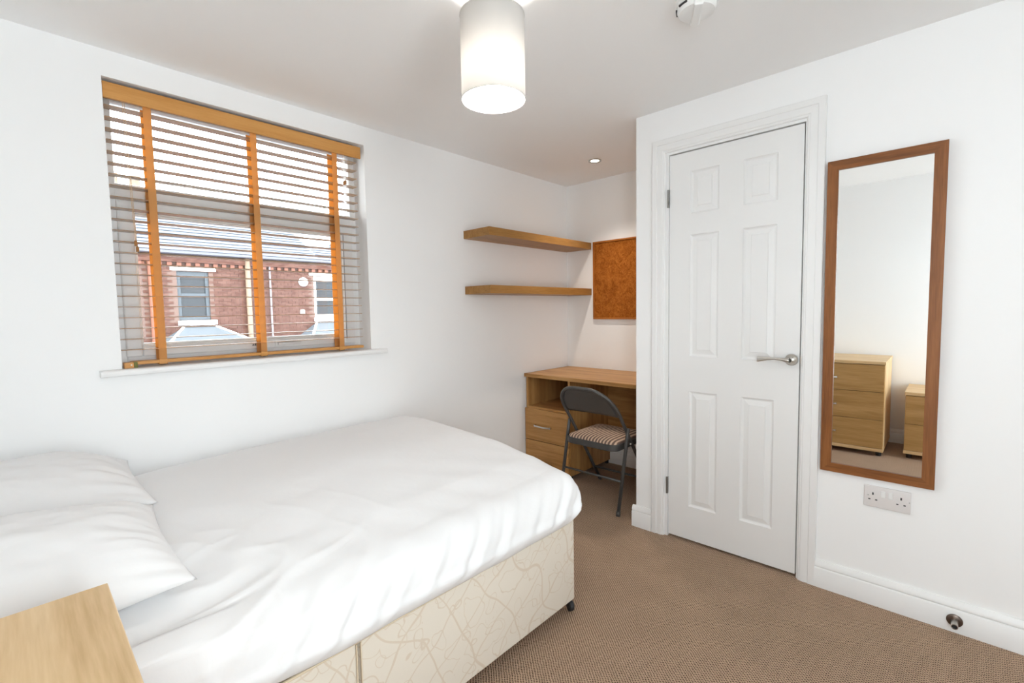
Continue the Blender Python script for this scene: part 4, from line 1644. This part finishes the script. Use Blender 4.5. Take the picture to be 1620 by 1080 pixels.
# narrow arched window further left
x0, x1, z0, z1 = OPEN[2]
aw = obj('house_window', B(x0, x1, 0.16, 0.22, z0 + GZ, z1 + GZ), M_DARKGLASS, hs)
for (a, b2, c, d) in ((x0, x0 + 0.05, z0, z1), (x1 - 0.05, x1, z0, z1), (x0 + 0.05, x1 - 0.05, 1.75, 1.81)):
    obj('sash_bar', B(a, b2, 0.11, 0.165, c + GZ, d + GZ), M_GREYFR, aw)
bm = bmesh.new()
cx_ = (x0 + x1) / 2
for k in range(9):
    a0, a1 = math.pi * k / 9 + 0.02, math.pi * (k + 1) / 9 - 0.02
    q = []
    for (r_, a_) in ((0.20, a0), (0.34, a0), (0.34, a1), (0.20, a1)):
        q.append((cx_ + r_ * math.cos(a_), z1 - 0.12 + GZ + r_ * math.sin(a_)))
    A = [bm.verts.new((x_, 0.0, z_)) for x_, z_ in q]
    C = [bm.verts.new((x_, 0.17, z_)) for x_, z_ in q]
    bm.faces.new(A)
    for i in range(4):
        bm.faces.new((A[i], A[(i + 1) % 4], C[(i + 1) % 4], C[i]))
bmesh.ops.recalc_face_normals(bm, faces=bm.faces)
obj('brick_arch', bm, M_TERRA, aw)
# lead hoods of the bays under the windows
for (xa, xb, za, zb, mid0, mid1) in ((2.85, 4.85, 0.50, 0.90, 3.35, 4.18), (6.72, 8.7, 0.50, 0.92, 7.2, 8.2)):
    bm = bmesh.new()
    P = [(xa, -0.75, za), (xb, -0.75, za), (xb + 0.1, 0.06, za), (xa - 0.1, 0.06, za), (mid0, 0.0, zb), (mid1, 0.0, zb), (mid1, 0.06, zb), (mid0, 0.06, zb)]
    q = [bm.verts.new((p[0], p[1], p[2] + GZ)) for p in P]
    for f in ((0, 1, 5, 4), (1, 2, 6, 5), (3, 0, 4, 7), (4, 5, 6, 7), (3, 2, 1, 0)):
        bm.faces.new([q[i] for i in f])
    bmesh.ops.recalc_face_normals(bm, faces=bm.faces)
    hd = obj('bay_roof', bm, M_LEAD, hs)
    for (p, r_) in (((0, 4), 0.035), ((1, 5), 0.035)):
        obj('hip_roll', tube(bmesh.new(), [(P[p[0]][0], P[p[0]][1], P[p[0]][2] + GZ), (P[p[1]][0], P[p[1]][1], P[p[1]][2] + GZ)], r_, 8), M_STONE, hd)
    obj('bay_wall', B(xa + 0.12, xb - 0.12, -0.62, 0.05, 0.0, za + GZ), M_BRICK, hs)
# downpipes, alarm box, vent
obj('downpipe', tube(bmesh.new(), [(5.09, -0.05, 0.0), (5.09, -0.05, 2.95 + GZ)], 0.075, 12), M_CREAMPIPE, hs, smooth=True)
obj('downpipe', tube(bmesh.new(), [(5.74, -0.03, 0.0), (5.74, -0.03, 2.9 + GZ)], 0.03, 10), plain('grey_pipe', srgb(96, 90, 94), 0.6), hs, smooth=True)
obj('downpipe', tube(bmesh.new(), [(2.66, -0.05, 0.0), (2.66, -0.05, 2.72 + GZ)], 0.06, 10), M_TERRA, hs, smooth=True)
obj('alarm_bell_box', lathe(bmesh.new(), [(0, 0), (0.15, 0), (0.15, 0.06), (0.10, 0.10), (0, 0.11)], 24,
                            Matrix.Translation((6.81, 0.05, 2.30 + GZ)) @ Matrix.Rotation(math.radians(90), 4, 'X')), M_STONE, hs, smooth=True)
obj('air_vent', B(6.68, 6.82, 0.02, 0.06, 1.24 + GZ, 1.36 + GZ, 0.01), M_STONE, hs)
